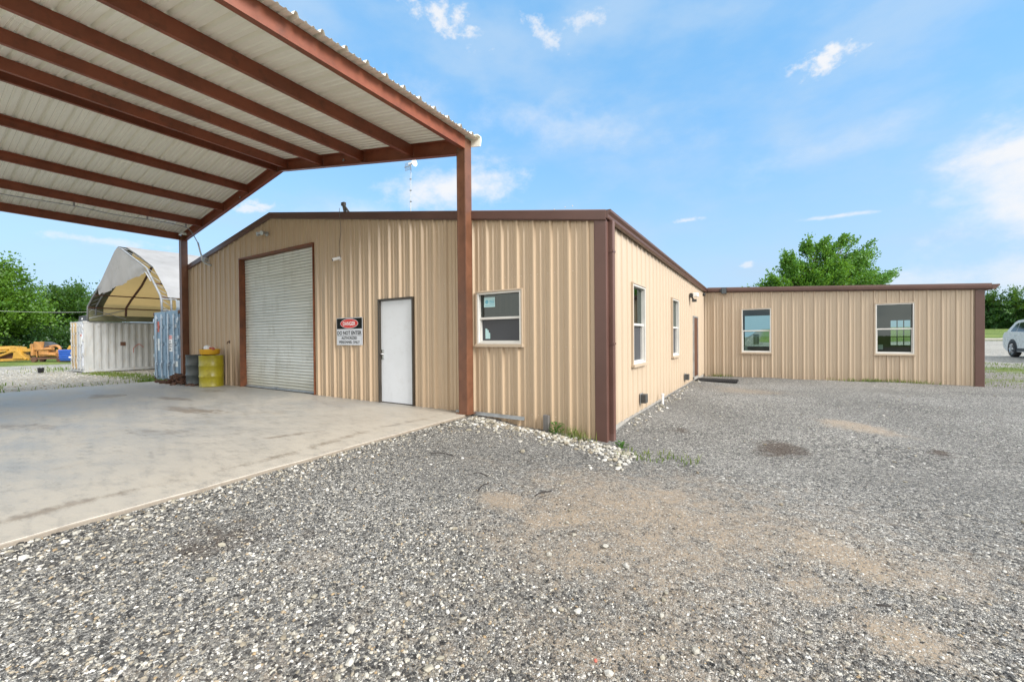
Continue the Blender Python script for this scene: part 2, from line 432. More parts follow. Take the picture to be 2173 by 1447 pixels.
# the ground falls away right of the slab, so the panels run lower there
siding(mb, -4.42, XR - .1, -2.284, -.30, lambda x: -.02, [], PG)
mb.cur = 1
screws(mb, XL + .1, XR - .3, -2.284, (.07, 1.17, 2.32, 3.3), PG, holes=gh)
mb.build('wall', [M['tan_gable'], M['screw']], bld)
side_wins = [(7.165, 8.055, .795, 2.27), (10.60, 11.475, .795, 2.27)]
side_door = (13.93, 14.80, .02, 1.95)
mb = MB()
siding(mb, YG + .02, YB, 6.36, -.06, lambda y: 3.02, side_wins + [side_door], PS, H=.024)
mb.cur = 1
screws(mb, 5.9, YB, 6.36, (.03, 1.17, 2.3), PS, holes=side_wins + [side_door])
mb.build('wall', [M['tan'], M['screw']], bld)
mb = MB()
siding(mb, YG + .02, YB, 6.36, -.3, lambda y: 3.62, [], lambda u, h, z: (XL - h, u, z))
mb.build('wall', M['tan'], bld)
mb = MB()
siding(mb, XL, XR, -2.284, -.3, ztop, [], lambda u, h, z: (u, YB + h, z))
mb.build('wall', M['tan'], bld)
# dark inner lining keeps daylight out
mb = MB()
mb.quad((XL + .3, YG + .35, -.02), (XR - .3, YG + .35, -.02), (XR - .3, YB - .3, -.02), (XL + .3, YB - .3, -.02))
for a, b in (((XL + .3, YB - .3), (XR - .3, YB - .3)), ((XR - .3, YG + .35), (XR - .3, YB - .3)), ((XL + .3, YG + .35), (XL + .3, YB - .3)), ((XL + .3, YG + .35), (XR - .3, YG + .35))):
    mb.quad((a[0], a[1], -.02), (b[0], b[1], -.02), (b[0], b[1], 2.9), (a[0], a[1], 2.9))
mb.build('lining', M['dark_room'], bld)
# roof sheets
mb = MB()
for xa, xb in ((XL - .08, XP), (XP, XR + .03)):
    za, zb_ = ztop(xa) + .03, ztop(xb) + .03
    mb.hexa([(xa, YG - .06, za), (xb, YG - .06, zb_), (xb, YB + .1, zb_), (xa, YB + .1, za),
             (xa, YG - .06, za + .05), (xb, YG - .06, zb_ + .05), (xb, YB + .1, zb_ + .05), (xa, YB + .1, za + .05)])
mb.build('roof', M['brown_trim'], bld)
# rake trim: folded profile swept along the two slopes
mb = MB()
prof = [(.03, -.045), (.055, -.045), (.058, -.03), (.075, -.03), (.078, .105), (.06, .118), (-.05, .118), (-.05, .10), (.03, .10)]
for xa, xb in ((XL - .06, XP), (XP, XR + .07)):
    mb.extrude(prof, xa, xb, lambda t, p: PG(t, p[0], ztop(t) + p[1]))
mb.build('rake_trim', M['brown_trim'], bld, bevel=.004)
mb = MB()
mb.box(-2.175, -1.99, .0, .05, -.32, 3.02, PG); mb.box(YG + .001, YG + .07, -.02, .062, -.32, 3.0, PS)
mb.build('corner_trim', M['brown_trim'], bld, bevel=.008)
# K-style gutter along the eave (falls slightly to the far end)
mb = MB()
gp = [(.03, .0), (.085, .0), (.095, .02), (.10, .05), (.135, .085), (.138, .118), (.128, .12), (.03, .12)]
gz = lambda y: 3.012 - .0098 * (y - 5.7)
mb.extrude(gp, YG - .07, YW - .1, lambda t, p: PS(t, p[0] + .01, gz(t) + p[1]))
mb.build('gutter', M['brown_trim'], bld, bevel=.004)
mb = MB()
dp = []
for k in range(6): dp += [(.068 + .0, YG + .075 + k * .016), (.068 + .0, YG + .083 + k * .016)]
o = [(.035, YG + .07), (.125, YG + .07)] + [(.125 + (.006 if k % 2 else 0), YG + .07 + .0115 * (k + .5)) for k in range(8)] + [(.125, YG + .165), (.035, YG + .165)]
mb.extrude(o, -.10, 3.01, lambda t, p: PS(p[1], p[0], t))
for (t0, o0, t1, o1) in ((-.10, 0, -.20, .02), (-.20, .02, -.285, .09)):
    k = len(o); b0 = len(mb.v)
    mb.v += [PS(p[1] - o0 * .9, p[0] + o0 * .3, t0) for p in o] + [PS(p[1] - o1 * .9, p[0] + o1 * .3, t1) for p in o]
    for i in range(k):
        j = (i + 1) % k; mb.face((b0 + i, b0 + j, b0 + k + j, b0 + k + i))
for z in (2.55, 1.2): mb.box(YG + .062, YG + .173, .03, .135, z, z + .03, PS)
mb.build('downspout', M['brown_trim'], bld)
mb = MB(); mb.box(YG + .1, YW + .3, -.35, -.012, -.5, .06, PS)
mb.build('foundation', M['concrete_foot'], bld)
# roll-up door
mb = MB(); zc = .045; pitch = .0765; nx = 10
x0, x1 = roll_hole[0] + .03, roll_hole[1] - .012
prof = []
z = zc
while z < 3.60:
    for q, d in ((0, .0), (.07, .016), (.45, .024), (.93, .014)): prof.append((z + q * pitch, d))
    z += pitch
for i in range(len(prof) - 1):
    (za, da), (zb_, db) = prof[i], prof[i + 1]
    for k in range(nx):
        ua = x0 + (x1 - x0) * k / nx; ub = x0 + (x1 - x0) * (k + 1) / nx
        w = lambda u, zz: .006 * math.sin(u * 3.1 + zz * .7) + .004 * math.sin(u * 7 + zz * 2)
        mb.quad(PG(ua, -.13 + da + w(ua, za), za), PG(ub, -.13 + da + w(ub, za), za), PG(ub, -.13 + db + w(ub, zb_), zb_), PG(ua, -.13 + db + w(ua, zb_), zb_))
rd = mb.build('roll_up_door', M['shutter'], bld)
mb = MB(); mb.box(x0, x1, -.155, -.10, .004, .05, PG); mb.box(x0, x1, -.10, -.07, .004, .016, PG)
mb.build('bottom_bar', M['galv'], rd)
mb = MB()
mb.box(roll_hole[0] - .012, roll_hole[0] + .022, -.2, .045, -.0, roll_hole[3] + .02, PG); mb.box(roll_hole[1] - .012, roll_hole[1] + .012, -.2, .045, 0, roll_hole[3] + .02, PG)
mb.box(roll_hole[0] + .022, roll_hole[1] - .012, -.2, .047, roll_hole[3] - .02, roll_hole[3] + .022, PG)
mb.build('jamb', M['rust_jamb'], rd, bevel=.003)
mb = MB(); mb.box(-11.15, -10.95, -.10, -.06, .055, .075, PG); mb.tube([PG(-11.05, -.06, .065), PG(-11.05, -.045, .065)], .02)
mb.build('handle', M['galv'], rd)
# walk door
dl, dr, db_, dt = door_hole
mb = MB(); mb.box(dl + .036, dr - .036, -.075, -.01, .015, dt - .038, PG)
d_ = mb.build('door', M['door_white'], bld, bevel=.004)
mb = MB()
mb.box(dl, dl + .04, -.12, .046, -.0, dt, PG); mb.box(dr - .034, dr, -.12, .046, -.0, dt, PG); mb.box(dl + .034, dr - .034, -.12, .048, dt - .036, dt + .002, PG)
mb.box(dl + .034, dr - .034, -.12, -.0, -.0, .012, PG)
mb.build('door_frame', M['bronze'], d_, bevel=.004)
mb = MB()
mb.box(dl + .03, dl + .12, -.01, .006, .89, 1.09, PG); mb.lathe([(.0, .06), (.028, .055), (.034, .035), (.022, .015), (.016, 0)], PG(dl + .09, .045, 1.0), 14, 'y')
mb.tube([PG(dl + .09, -.02, 1.0), PG(dl + .09, .02, 1.0)], .014); mb.tube([PG(dl + .09, -.02, 1.06), PG(dl + .09, -.002, 1.06)], .018)
mb.build('handle', M['chrome'], d_, smooth=False)
mb = MB()
for z in (.28, 1.05, 1.85): mb.box(dr - .042, dr - .03, -.01, .006, z - .05, z + .05, PG)
split_build(mb, 'hinge', M['galv'], d_)
# gable window with stickers
w1 = make_window(bld, PG, -4.315, -3.43, 1.21, 2.09, M['glass_dark'], M['screen'], split=.5)
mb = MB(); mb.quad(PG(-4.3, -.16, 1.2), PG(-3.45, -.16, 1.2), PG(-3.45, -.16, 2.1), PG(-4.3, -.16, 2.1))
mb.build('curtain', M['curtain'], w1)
mb = MB(); mb.box(-4.215, -3.985, -.028, -.026, 1.845, 2.015, PG); st = mb.build('sticker', M['teal_label'], w1)
mb = MB()
for z in (1.90, 1.925, 1.95): mb.box(-4.10, -4.00, -.0255, -.025, z, z + .013, PG)
mb.lathe([(.0, 0), (.035, 0)], PG(-4.155, -.0252, 1.935), 16, 'y'); mb.box(-4.19, -4.0, -.0255, -.025, 1.868, 1.878, PG)
mb.build('sticker', M['teal_print'], w1)
mb = MB(); mb.quad(PG(-4.20, -.04, 1.30), PG(-4.10, -.04, 1.30), PG(-4.10, -.04, 1.40), PG(-4.13, -.04, 1.41), PG(-4.13, -.04, 1.45), PG(-4.16, -.04, 1.455), PG(-4.16, -.04, 1.475), PG(-4.20, -.04, 1.48))
mb.build('sticker', M['teal_label'], w1)
for (a, b, c, d) in side_wins:
    w = make_window(bld, PS, a + .03, b - .03, c + .03, d - .03, M['glass_dark'], M['screen'])
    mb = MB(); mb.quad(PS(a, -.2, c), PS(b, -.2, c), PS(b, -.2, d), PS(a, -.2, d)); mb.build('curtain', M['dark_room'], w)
# side door
a, b, c, d = side_door
mb = MB(); mb.box(a + .05, b - .05, -.03, .03, c + .02, d - .05, PS)
sd = mb.build('door', M['brown_door'], bld, bevel=.004)
mb = MB()
mb.box(a, a + .05, -.1, .046, c - .05, d, PS); mb.box(b - .05, b, -.1, .046, c - .05, d, PS); mb.box(a + .05, b - .05, -.1, .05, d - .05, d, PS)
mb.build('door_frame', M['galv'], sd)
mb = MB(); mb.box(a + .0, b, -.1, .03, -.12, c + .0, PS); mb.build('threshold', M['concrete_foot'], sd)

# ================================================================== OFFICE WING
WR = 4.99; WBK = 21.5
wz = lambda x: 2.90 - .0535 * (x + 2.0)
wing = thing('office_wing', 'low tan metal office wing with two white windows and a brown fascia', 'building', (1.5, 19, -.1))
ww = [(-.875, .06, .70, 2.27), (2.68, 3.61, .70, 2.27)]
mb = MB(); siding(mb, XS + .0, WR - .12, -1.715, -.2, wz, ww, PW, .294, .036); mb.cur = 1
screws(mb, XS + .1, WR - .2, -1.715, (.0, 1.1), PW, .294, ww)
mb.build('wall', [M['tan'], M['screw']], wing)
mb = MB(); siding(mb, YW, WBK, YW + .15, -.2, lambda y: wz(WR), [], lambda u, h, z: (WR - .03 + h, u, z)); mb.build('wall', M['tan'], wing)
bw = [(-1.02, .05, .78, 2.25), (3.80, 4.72, -.2, 2.05)]
mb = MB(); siding(mb, XS, WR - .03, -1.7, -.2, wz, bw, lambda u, h, z: (u, WBK + h, z)); mb.build('wall', M['tan'], wing)
mb = MB()
def room_wall(holes, yy, x0, x1, top):
    br = sorted({x0, x1, *[h[0] for h in holes], *[h[1] for h in holes]})
    for i in range(len(br) - 1):
        mid = (br[i] + br[i + 1]) / 2; iv = [(-.1, top)]
        for h in holes:
            if h[0] < mid < h[1]: iv = [(-.1, h[2]), (h[3], top)]
        for s0, s1 in iv:
            if s1 > s0: mb.quad((br[i], yy, s0), (br[i + 1], yy, s0), (br[i + 1], yy, s1), (br[i], yy, s1))
room_wall(ww, YW + .14, XS + .1, WR - .15, 2.5); room_wall(bw, WBK - .12, XS + .1, WR - .15, 2.5)
for xx in (XS + .1, WR - .15, 1.45): mb.quad((xx, YW + .14, -.1), (xx, WBK - .12, -.1), (xx, WBK - .12, 2.5), (xx, YW + .14, 2.5))
mb.quad((XS + .1, YW + .14, 2.5), (WR - .15, YW + .14, 2.5), (WR - .15, WBK - .12, 2.5), (XS + .1, WBK - .12, 2.5))
mb.build('lining', M['wing_room'], wing)
mb = MB(); mb.quad((XS + .1, YW + .14, -.08), (WR - .15, YW + .14, -.08), (WR - .15, WBK - .12, -.08), (XS + .1, WBK - .12, -.08)); mb.build('floor', M['room_floor'], wing)
mb = MB()
mb.hexa([(XS, YW - .12, wz(XS) + .02), (WR + .12, YW - .12, wz(WR + .12) + .02), (WR + .12, WBK + .2, wz(WR + .12) + .02), (XS, WBK + .2, wz(XS) + .02),
         (XS, YW - .12, wz(XS) + .12), (WR + .12, YW - .12, wz(WR + .12) + .12), (WR + .12, WBK + .2, wz(WR + .12) + .12), (XS, WBK + .2, wz(XS) + .12)])
mb.build('roof', M['brown_trim'], wing)
mb = MB()
prof = [(.03, -.005), (.06, -.005), (.062, .025), (.135, .03), (.14, .10), (.13, .165), (.03, .168)]
mb.extrude(prof, XS + .145, WR + .11, lambda t, p: PW(t, p[0], wz(t) + p[1]))
mb.build('rake_trim', M['brown_trim'], wing, bevel=.004)
mb = MB(); mb.box(WR - .185, WR - .0, .0, .05, -.22, wz(WR) - .01, PW); mb.box(YW + .001, YW + .1, -.02, -.002, -.22, wz(WR) - .02, lambda u, h, z: (WR + h, u, z))
mb.build('corner_trim', M['brown_trim'], wing, bevel=.006)
mb = MB(); mb.extrude([(.0, .0), (.07, .0), (.09, .04), (.14, .09), (.14, .13), (.0, .13)], YW - .13, WBK + .15, lambda t, p: (WR + .115 + p[0], t, wz(WR) + .0 + p[1]))
mb.build('gutter', M['brown_trim'], wing)
for i, (a, b, c, d) in enumerate(ww):
    w = make_window(wing, PW, a + .034, b - .034, c + .034, d - .034, M['glass'], M['glass'], split=.497)
    if i == 0:
        mb = MB(); mb.box(-.50, -.32, -.056, -.053, 1.0, 1.36, PW); pp = mb.build('paper', M['paper'], w)
        mb = MB()
        for k in range(7):
            mb.box(-.485, -.425, -.0525, -.052, 1.05 + k * .035, 1.065 + k * .035, PW); mb.box(-.40, -.335, -.0525, -.052, 1.05 + k * .035, 1.065 + k * .035, PW)
        mb.box(-.46, -.36, -.0525, -.052, 1.315, 1.34, PW); mb.build('paper', M['grey_box'], w)
        mb = MB(); mb.box(-.765, -.675, -.056, -.053, .80, .96, PW); mb.build('paper', M['paper'], w)
        text('lettering', 'OPEN', PW, -.77, -.56, .775, .83, -.05, M['teal_label'], w, .01)
    else:
        mb = MB(); mb.box(2.79, 2.90, -.056, -.053, .86, 1.01, PW); mb.build('paper', M['paper'], w)
PB = lambda u, h, z: (u, WBK - .1 + h, z)
f = MB(); a, b, c, d = bw[0]
f.box(a, a + .05, -.06, .06, c, d, PB); f.box(b - .05, b, -.06, .06, c, d, PB); f.box(a, b, -.05, .05, c, c + .05, PB); f.box(a, b, -.05, .05, d - .05, d, PB); f.box(a, b, -.04, .04, 1.49, 1.53, PB)
bwin = f.build('window', M['white_frame'], wing)
g = MB(); g.quad(PB(a, 0, c), PB(b, 0, c), PB(b, 0, d), PB(a, 0, d)); g.build('pane', M['glass_back'], bwin)
a, b, c, d = bw[1]; f = MB(); L0, L1, Z0, Z1 = 3.97, 4.54, .90, 1.855
f.box(a, L0, -.03, .03, -.1, d, PB); f.box(L1, b, -.03, .03, -.1, d, PB); f.box(L0, L1, -.028, .028, -.1, Z0, PB); f.box(L0, L1, -.028, .028, Z1, d, PB)
for k in (1, 2):
    u = L0 + (L1 - L0) * k / 3; f.box(u - .012, u + .012, -.02, .02, Z0, Z1, PB)
    z = Z0 + (Z1 - Z0) * k / 3; f.box(L0, L1, -.018, .018, z - .012, z + .012, PB)
bd = f.build('door', M['wing_room'], wing)
g = MB(); g.quad(PB(L0, 0, Z0), PB(L1, 0, Z0), PB(L1, 0, Z1), PB(L0, 0, Z1)); g.build('pane', M['glass_back'], bd)

# ================================================================== CARPORT
CX0, CX1, CR = -16.15, -4.40, -10.27
cz = lambda x: 5.765 - .1705 * abs(x - CR)
CY0, CY1 = -6.6, 5.62
cp = thing('carport', 'large open carport of rust red steel with a white ribbed roof', 'carport', (CR, 0, 0))
posts = [(CX1 - .19, 5.55), (CX0, 5.55), (CX1 - .19, CY0), (CX0, CY0)]
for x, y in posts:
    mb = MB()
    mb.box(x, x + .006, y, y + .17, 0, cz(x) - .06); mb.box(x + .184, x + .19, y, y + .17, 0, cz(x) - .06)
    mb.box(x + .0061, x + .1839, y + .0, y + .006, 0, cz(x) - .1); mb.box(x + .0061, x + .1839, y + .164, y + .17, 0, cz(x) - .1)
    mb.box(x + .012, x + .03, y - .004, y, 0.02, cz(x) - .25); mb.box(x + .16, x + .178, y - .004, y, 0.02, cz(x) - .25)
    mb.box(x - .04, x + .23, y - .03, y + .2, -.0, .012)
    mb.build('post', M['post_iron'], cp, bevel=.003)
def cchan(mb, fn, w, h, lip, t, a, b, face):
    # C-section: web plus two lipped flanges; fn(station, across, up); face = +1/-1 open side
    mb.extrude([(0, -h), (w, -h), (w, -h + lip), (w - t, -h + lip), (w - t, -h + t), (t, -h + t), (t, -t), (w - t, -t), (w - t, -lip), (w, -lip), (w, 0), (0, 0)],
               a, b, lambda s, p: fn(s, p[0] * face, p[1]))
for y in (CY1, CY0 + .1):
    for xa, xb in ((CX0 + .19, CR), (CR, CX1 - .19)):
        mb = MB()
        mb.extrude([(0, -.27), (.09, -.27), (.09, -.262), (.008, -.262), (.008, -.008), (.09, -.008), (.09, 0), (0, 0)], xa, xb, lambda s, p: (s, y + .09 - p[0] - .012 if y > 0 else y + p[0], cz(s) + p[1] - .004))
        mb.build('rafter', M['red_iron'], cp)
for x, face in ((-5.75, -1), (-7.19, -1), (-8.61, -1), (-10.04, -1), (-10.50, 1), (-11.94, 1), (-13.36, 1), (-14.76, 1)):
    mb = MB(); cchan(mb, lambda s, a, b: (x + a, s, cz(x) + b - .006), .065, .2, .018, .006, CY0 + .1, CY1 + .055, face)
    mb.build('purlin', M['red_iron'], cp)
for x, face in ((CX1, -1), (CX0, 1)):
    mb = MB(); cchan(mb, lambda s, a, b: (x + a, s, cz(x) + b - .004), .08, .21, .02, .006, CY0, 5.55, face)
    mb.build('eave_strut', M['red_iron'], cp)
mb = MB()
pts = profile(CY0 - .05, CY1 + .1, CY1 - .06, H=.05)
pts = [p for p in pts if CY0 - .05 <= p[0] <= CY1 + .12]
for xa, xb in ((CX0 - .16, CR), (CR, CX1 + .16)):
    for (ya, ha), (yb, hb) in zip(pts[:-1], pts[1:]):
        if yb - ya < 1e-6: continue
        mb.quad((xa, ya, cz(xa) + ha), (xa, yb, cz(xa) + hb), (xb, yb, cz(xb) + hb), (xb, ya, cz(xb) + ha))
mb.build('roof_panel', M['white_roof'], cp)
mb = MB()
for xa, xb in ((CX0 - .17, CR), (CR, CX1 + .2)):
    mb.extrude([(CY1 + .095, -.13), (CY1 + .11, -.13), (CY1 + .13, -.02), (CY1 + .125, .04), (CY1 + .02, .045), (CY1 + .02, .035), (CY1 + .11, .032)], xa, xb, lambda s, p: (s, p[0], cz(s) + p[1]))
mb.build('rake_trim', M['white_roof'], cp)
mb = MB()
for x in (-7.85, -12.4):
    mb.lathe([(.0, -.0), (.022, -.0), (.03, -.008), (.03, -.012), (.012, -.014), (.012, .0)], (x, CY1 + .055, cz(x) - .15), 14, 'y')
split_build(mb, 'eye_bolt', M['galv'], cp)

# ------------------------------------------------------------------ conduit on the carport
cd = thing('conduit', 'grey flexible conduit clipped under the carport and curving into the workshop roof edge', 'conduit', (-14.9, 3, 4.7))
def smooth_pts(p, n=6):
    P_ = [Vector(q) for q in p]; out = []
    for i in range(len(P_) - 1):
        p0, p1, p2, p3 = P_[max(i - 1, 0)], P_[i], P_[i + 1], P_[min(i + 2, len(P_) - 1)]
        for k in range(n):
            t = k / n
            out.append(.5 * ((2 * p1) + (-p0 + p2) * t + (2 * p0 - 5 * p1 + 4 * p2 - p3) * t * t + (-p0 + 3 * p1 - 3 * p2 + p3) * t ** 3))
    return out + [P_[-1]]
cpts = [(-14.9, -5, 4.73), (-14.9, -2, 4.70), (-14.9, 1, 4.73), (-14.9, 1.8, 4.70), (-14.9, 2.95, 4.735), (-14.9, 3.7, 4.705), (-14.9, 4.4, 4.74), (-14.92, 5.0, 4.755), (-15.1, 5.42, 4.74), (-14.95, 5.5, 4.55), (-14.75, 5.55, 4.27)]
mb = MB(); mb.tube(smooth_pts(cpts), .013, 8); mb.build('flexible_tube', M['galv'], cd, smooth=True)
mb = MB(); mb.tube(smooth_pts([(-14.75, 5.55, 4.29), (-14.70, 5.58, 4.05), (-14.645, 5.6, 3.86), (-14.62, 5.61, 3.74), (-14.5, 5.66, 3.64), (-14.38, 5.75, 3.585)]), .024, 10); mb.build('pipe', M['galv'], cd, smooth=True)
for y in (2.95, 4.4, 5.3):
    mb = MB(); mb.box(-14.925, -14.875, y - .015, y + .015, 4.72, 4.82); mb.build('clip', M['galv'], cd)
mb = MB(); mb.box(-14.70, -14.5, 5.62, 5.68, 3.75, 3.765); mb.box(-14.52, -14.5, 5.6, 5.72, 3.7, 3.82); mb.build('clip', M['galv'], cd)

# ------------------------------------------------------------------ danger sign
PSG = lambda u, h, z: PG(u, h + .012, z)
sg = thing('danger_sign', 'black, red and grey danger sign on the gable between roll-up door and walk door', 'sign', (-7.81, YG - .04, 1.48))
u0, u1, z0, z1 = -8.25, -7.365, 1.183, 1.783
mb = MB(); mb.box(u0, u1, .032300, .037300, z0, z1, PSG); mb.build('panel', M['sign_grey'], sg)
mb = MB(); mb.box(u0 + .012, u1 - .012, .037500, .038800, z1 - .245, z1 - .012, PSG); mb.build('header', M['sign_black'], sg)
def oval(rx, rz, h, m, nm):
    mb = MB(); c = ((u0 + u1) / 2 , z1 - .128)
    mb.quad(*[PSG(c[0] + rx * math.cos(t), h, c[1] + rz * math.sin(t)) for t in np.linspace(0, 2 * math.pi, 48, endpoint=False)]); mb.build(nm, m, sg)
oval(.305, .105, .039500, M['white'], 'oval'); oval(.295, .097, .039900, M['sign_red'], 'oval')
text('lettering', 'DANGER', PSG, u0 + .23, u1 - .23, z1 - .172, z1 - .085, .040500, M['white'], sg, .022)
text('lettering', 'DO NOT ENTER', PSG, u0 + .025, u1 - .03, z1 - .375, z1 - .29, .038100, M['sign_black'], sg, .03)
mb = MB(); mb.box(u0 + .03, u1 - .03, .037500, .038100, z1 - .396, z1 - .389, PSG); mb.build('rule', M['sign_black'], sg)
text('lettering', 'AUTHORIZED', PSG, u0 + .17, u1 - .18, z1 - .475, z1 - .415, .038100, M['sign_black'], sg, .028)
text('lettering', 'PERSONNEL ONLY', PSG, u0 + .09, u1 - .09, z1 - .565, z1 - .505, .038100, M['sign_black'], sg, .028)

# ------------------------------------------------------------------ lights and cameras on the walls
gl = thing('gable_floodlight', 'grey twin head floodlight high on the gable above the roll-up door', 'light', (-11.14, YG - .1, 4.08))
mb = MB(); mb.lathe([(.0, .0), (.06, .0), (.065, -.03), (.03, -.05), (.0, -.05)], PG(-11.14, .03, 4.08), 16, 'y'); mb.build('base_plate', M['galv'], gl)
for s in (-1, 1):
    mb = MB(); mb.tube([PG(-11.14, .06, 4.08), PG(-11.14 + s * .07, .13, 4.08), PG(-11.14 + s * .10, .20, 4.06)], [.02, .022, .05], 10); mb.tube([PG(-11.14 + s * .10, .20, 4.06), PG(-11.14 + s * .115, .25, 4.045)], [.05, .055], 12)
    mb.build('lamp_head', M['galv'], gl)
sc_ = thing('security_camera', 'small white bullet camera on the gable right of the roll-up door', 'camera', (-8.13, YG - .05, 3.09))
mb = MB(); mb.lathe([(0, .0), (.035, .0), (.038, -.02), (0, -.02)], PG(-8.10, .03, 3.10), 14, 'y'); mb.tube([PG(-8.1, .04, 3.1), PG(-8.12, .09, 3.09)], .012); mb.tube([PG(-8.09, .06, 3.12), PG(-8.15, .20, 3.06)], .034, 14); mb.build('body', M['white'], sc_)
mb = MB(); mb.tube([PG(-8.15, .2001, 3.06), PG(-8.151, .204, 3.059)], .028, 14); mb.build('lens', M['black'], sc_)
mb = MB(); mb.tube(smooth_pts([PG(-8.10, .04, 3.12), PG(-8.13, .045, 3.4), PG(-8.06, .05, 3.7), PG(-8.04, .09, 4.05), PG(-8.03, .10, 4.20)]), .005, 6); mb.build('cable', M['weathered_wood'], sc_)
rb = thing('antenna_bracket', 'small grey antenna bracket on the workshop roof edge', 'bracket', (-7.9, YG, 4.1))
mb = MB(); zz = ztop(-7.9) + .1
mb.bar((-7.92, YG - .03, zz), (-7.98, YG - .03, zz + .20), .05, .05); mb.bar((-7.8, YG - .03, zz), (-7.97, YG - .03, zz + .19), .03, .03); mb.box(-8.03, -7.93, YG - .06, YG + .0, zz + .17, zz + .24)
mb.build('arm', M['weathered_wood'], rb)
fl = thing('wall_floodlight', 'white lensed floodlight on the side wall above the brown door', 'light', (XS, 13.35, 2.55))
mb = MB(); mb.box(13.25, 13.42, .03, .09, 2.47, 2.60, PS); mb.build('base_box', M['grey_box'], fl)
mb = MB(); mb.tube([PS(13.33, .09, 2.55), PS(13.36, .18, 2.56)], .05, 12); mb.box(13.20, 13.42, .12, .26, 2.48, 2.60, PS); mb.build('lamp_head', M['lens'], fl, bevel=.02)
mb = MB(); mb.tube([PS(13.36, .07, 2.49), PS(13.36, .12, 2.40)], .025, 8); mb.box(13.30, 13.40, .08, .20, 2.34, 2.42, PS); mb.build('sensor', M['grey_box'], fl)
dc = thing('dome_camera', 'small round dark camera under the eave where workshop meets wing', 'camera', (XS, 16.2, 2.8))
mb = MB(); mb.lathe([(0, .0), (.06, .0), (.06, .03), (.045, .06), (0, .075)], PS(16.15, .03, 2.80), 14, 'x'); mb.build('body', M['black'], dc)
wf = thing('wing_floodlight', 'small black floodlight on the left end of the wing fascia', 'light', (-1.4, YW - .2, 2.88))
mb = MB(); mb.box(-1.46, -1.30, .15, .20, 2.80, 3.02, PW); mb.box(-1.52, -1.46, .13, .17, 2.86, 2.96, PW); mb.build('housing', M['black'], wf, bevel=.006)
mb = MB(); mb.box(-1.45, -1.31, .2001, .203, 2.81, 3.01, PW); mb.build('lens', M['car_glass'], wf)
for y, lab in ((7.74, 'dark square exhaust vent low on the side wall, under the nearer window'), (12.40, 'dark square exhaust vent low on the side wall, near the brown door')):
    vt = thing('wall_vent', lab, 'vent', (XS, y, .17), 'vents low on the side wall')
    mb = MB(); mb.box(y - .08, y + .08, .03, .13, .09, .25, PS); mb.build('hood', M['grey_box'], vt, bevel=.006)
    mb = MB(); mb.box(y - .1, y + .1, .03, .036, .075, .265, PS); mb.build('flange', M['galv'], vt)
pv = thing('vent_pipe', 'short white plastic pipe standing at the foot of the side wall', 'pipe', (XS + .1, 9.1, -.1))
mb = MB(); mb.tube([(XS + .12, 9.1, -.12), (XS + .12, 9.1, .09)], .024, 12); mb.tube([(XS + .12, 9.1, .06), (XS + .12, 9.1, .10)], .029, 12); mb.build('tube', M['white'], pv, smooth=False)
an = thing('antenna_mast', 'slim antenna mast with a small dish rising behind the workshop ridge', 'antenna', (-10.9, 10.6, 4.6))
mb = MB(); mb.tube([(-10.9, 10.6, 4.5), (-10.9, 10.6, 6.2)], .018, 8); mb.tube([(-10.9, 10.6, 6.2), (-10.86, 10.6, 7.5)], .013, 8)
for z in (5.2, 5.6, 6.2, 6.6, 7.0): mb.box(-10.925, -10.855, 10.575, 10.625, z, z + .03)
mb.build('mast', M['steel_pole'], an)
mb = MB(); mb.lathe([(.0, .0), (.07, .01), (.12, .035), (.13, .035), (.12, .03)], (-10.62, 10.5, 7.5), 18, 'x'); mb.box(-10.86, -10.6, 10.47, 10.53, 7.48, 7.54); mb.build('dish', M['white'], an)
mb = MB()
for k in range(6): mb.bar((-11.15 + k * .05, 10.6, 7.35 + k * .0), (-11.15 + k * .05, 10.6, 7.65), .012, .012)
mb.bar((-11.2, 10.6, 7.5), (-10.86, 10.6, 7.5), .02, .02); mb.build('aerial', M['steel_pole'], an)
sa = MB(); sa.box(-4.78, -4.60, .044, .085, .0, .03, PG); sa.box(-4.39, -3.375, .044, .05, -.02, .035, PG); sa.box(-4.39, -3.375, .05, .085, -.02, -.013, PG)
tag(sa.build('steel_angle', M['galv']), 'grey steel angle strip along the gable base right of the carport post', 'angle strip')
ws = MB(); ws.hexa([(-3.0, YG - .11, -.3), (-2.91, YG - .11, -.3), (-2.91, YG - .045, -.3), (-3.0, YG - .045, -.3), (-3.005, YG - .11, .11), (-2.915, YG - .105, .105), (-2.915, YG - .04, .10), (-3.005, YG - .04, .11)])
tag(ws.build('wooden_stake', M['weathered_wood'], bevel=.006), 'short weathered grey wooden stake against the gable base', 'stake')
mt = MB()
nu, nv = 22, 9
for i in range(nu + 1): mt.box(-2.0 + i * .052, -1.985 + i * .052, 13.95, 14.75, -.10, -.055)
for j in range(nv + 1): mt.box(-2.0, -.84, 13.95 + j * .087, 13.965 + j * .087, -.097, -.058)
tag(mt.build('door_mat', M['rubber']), 'black rubber grid mat on the gravel outside the brown door', 'mat')

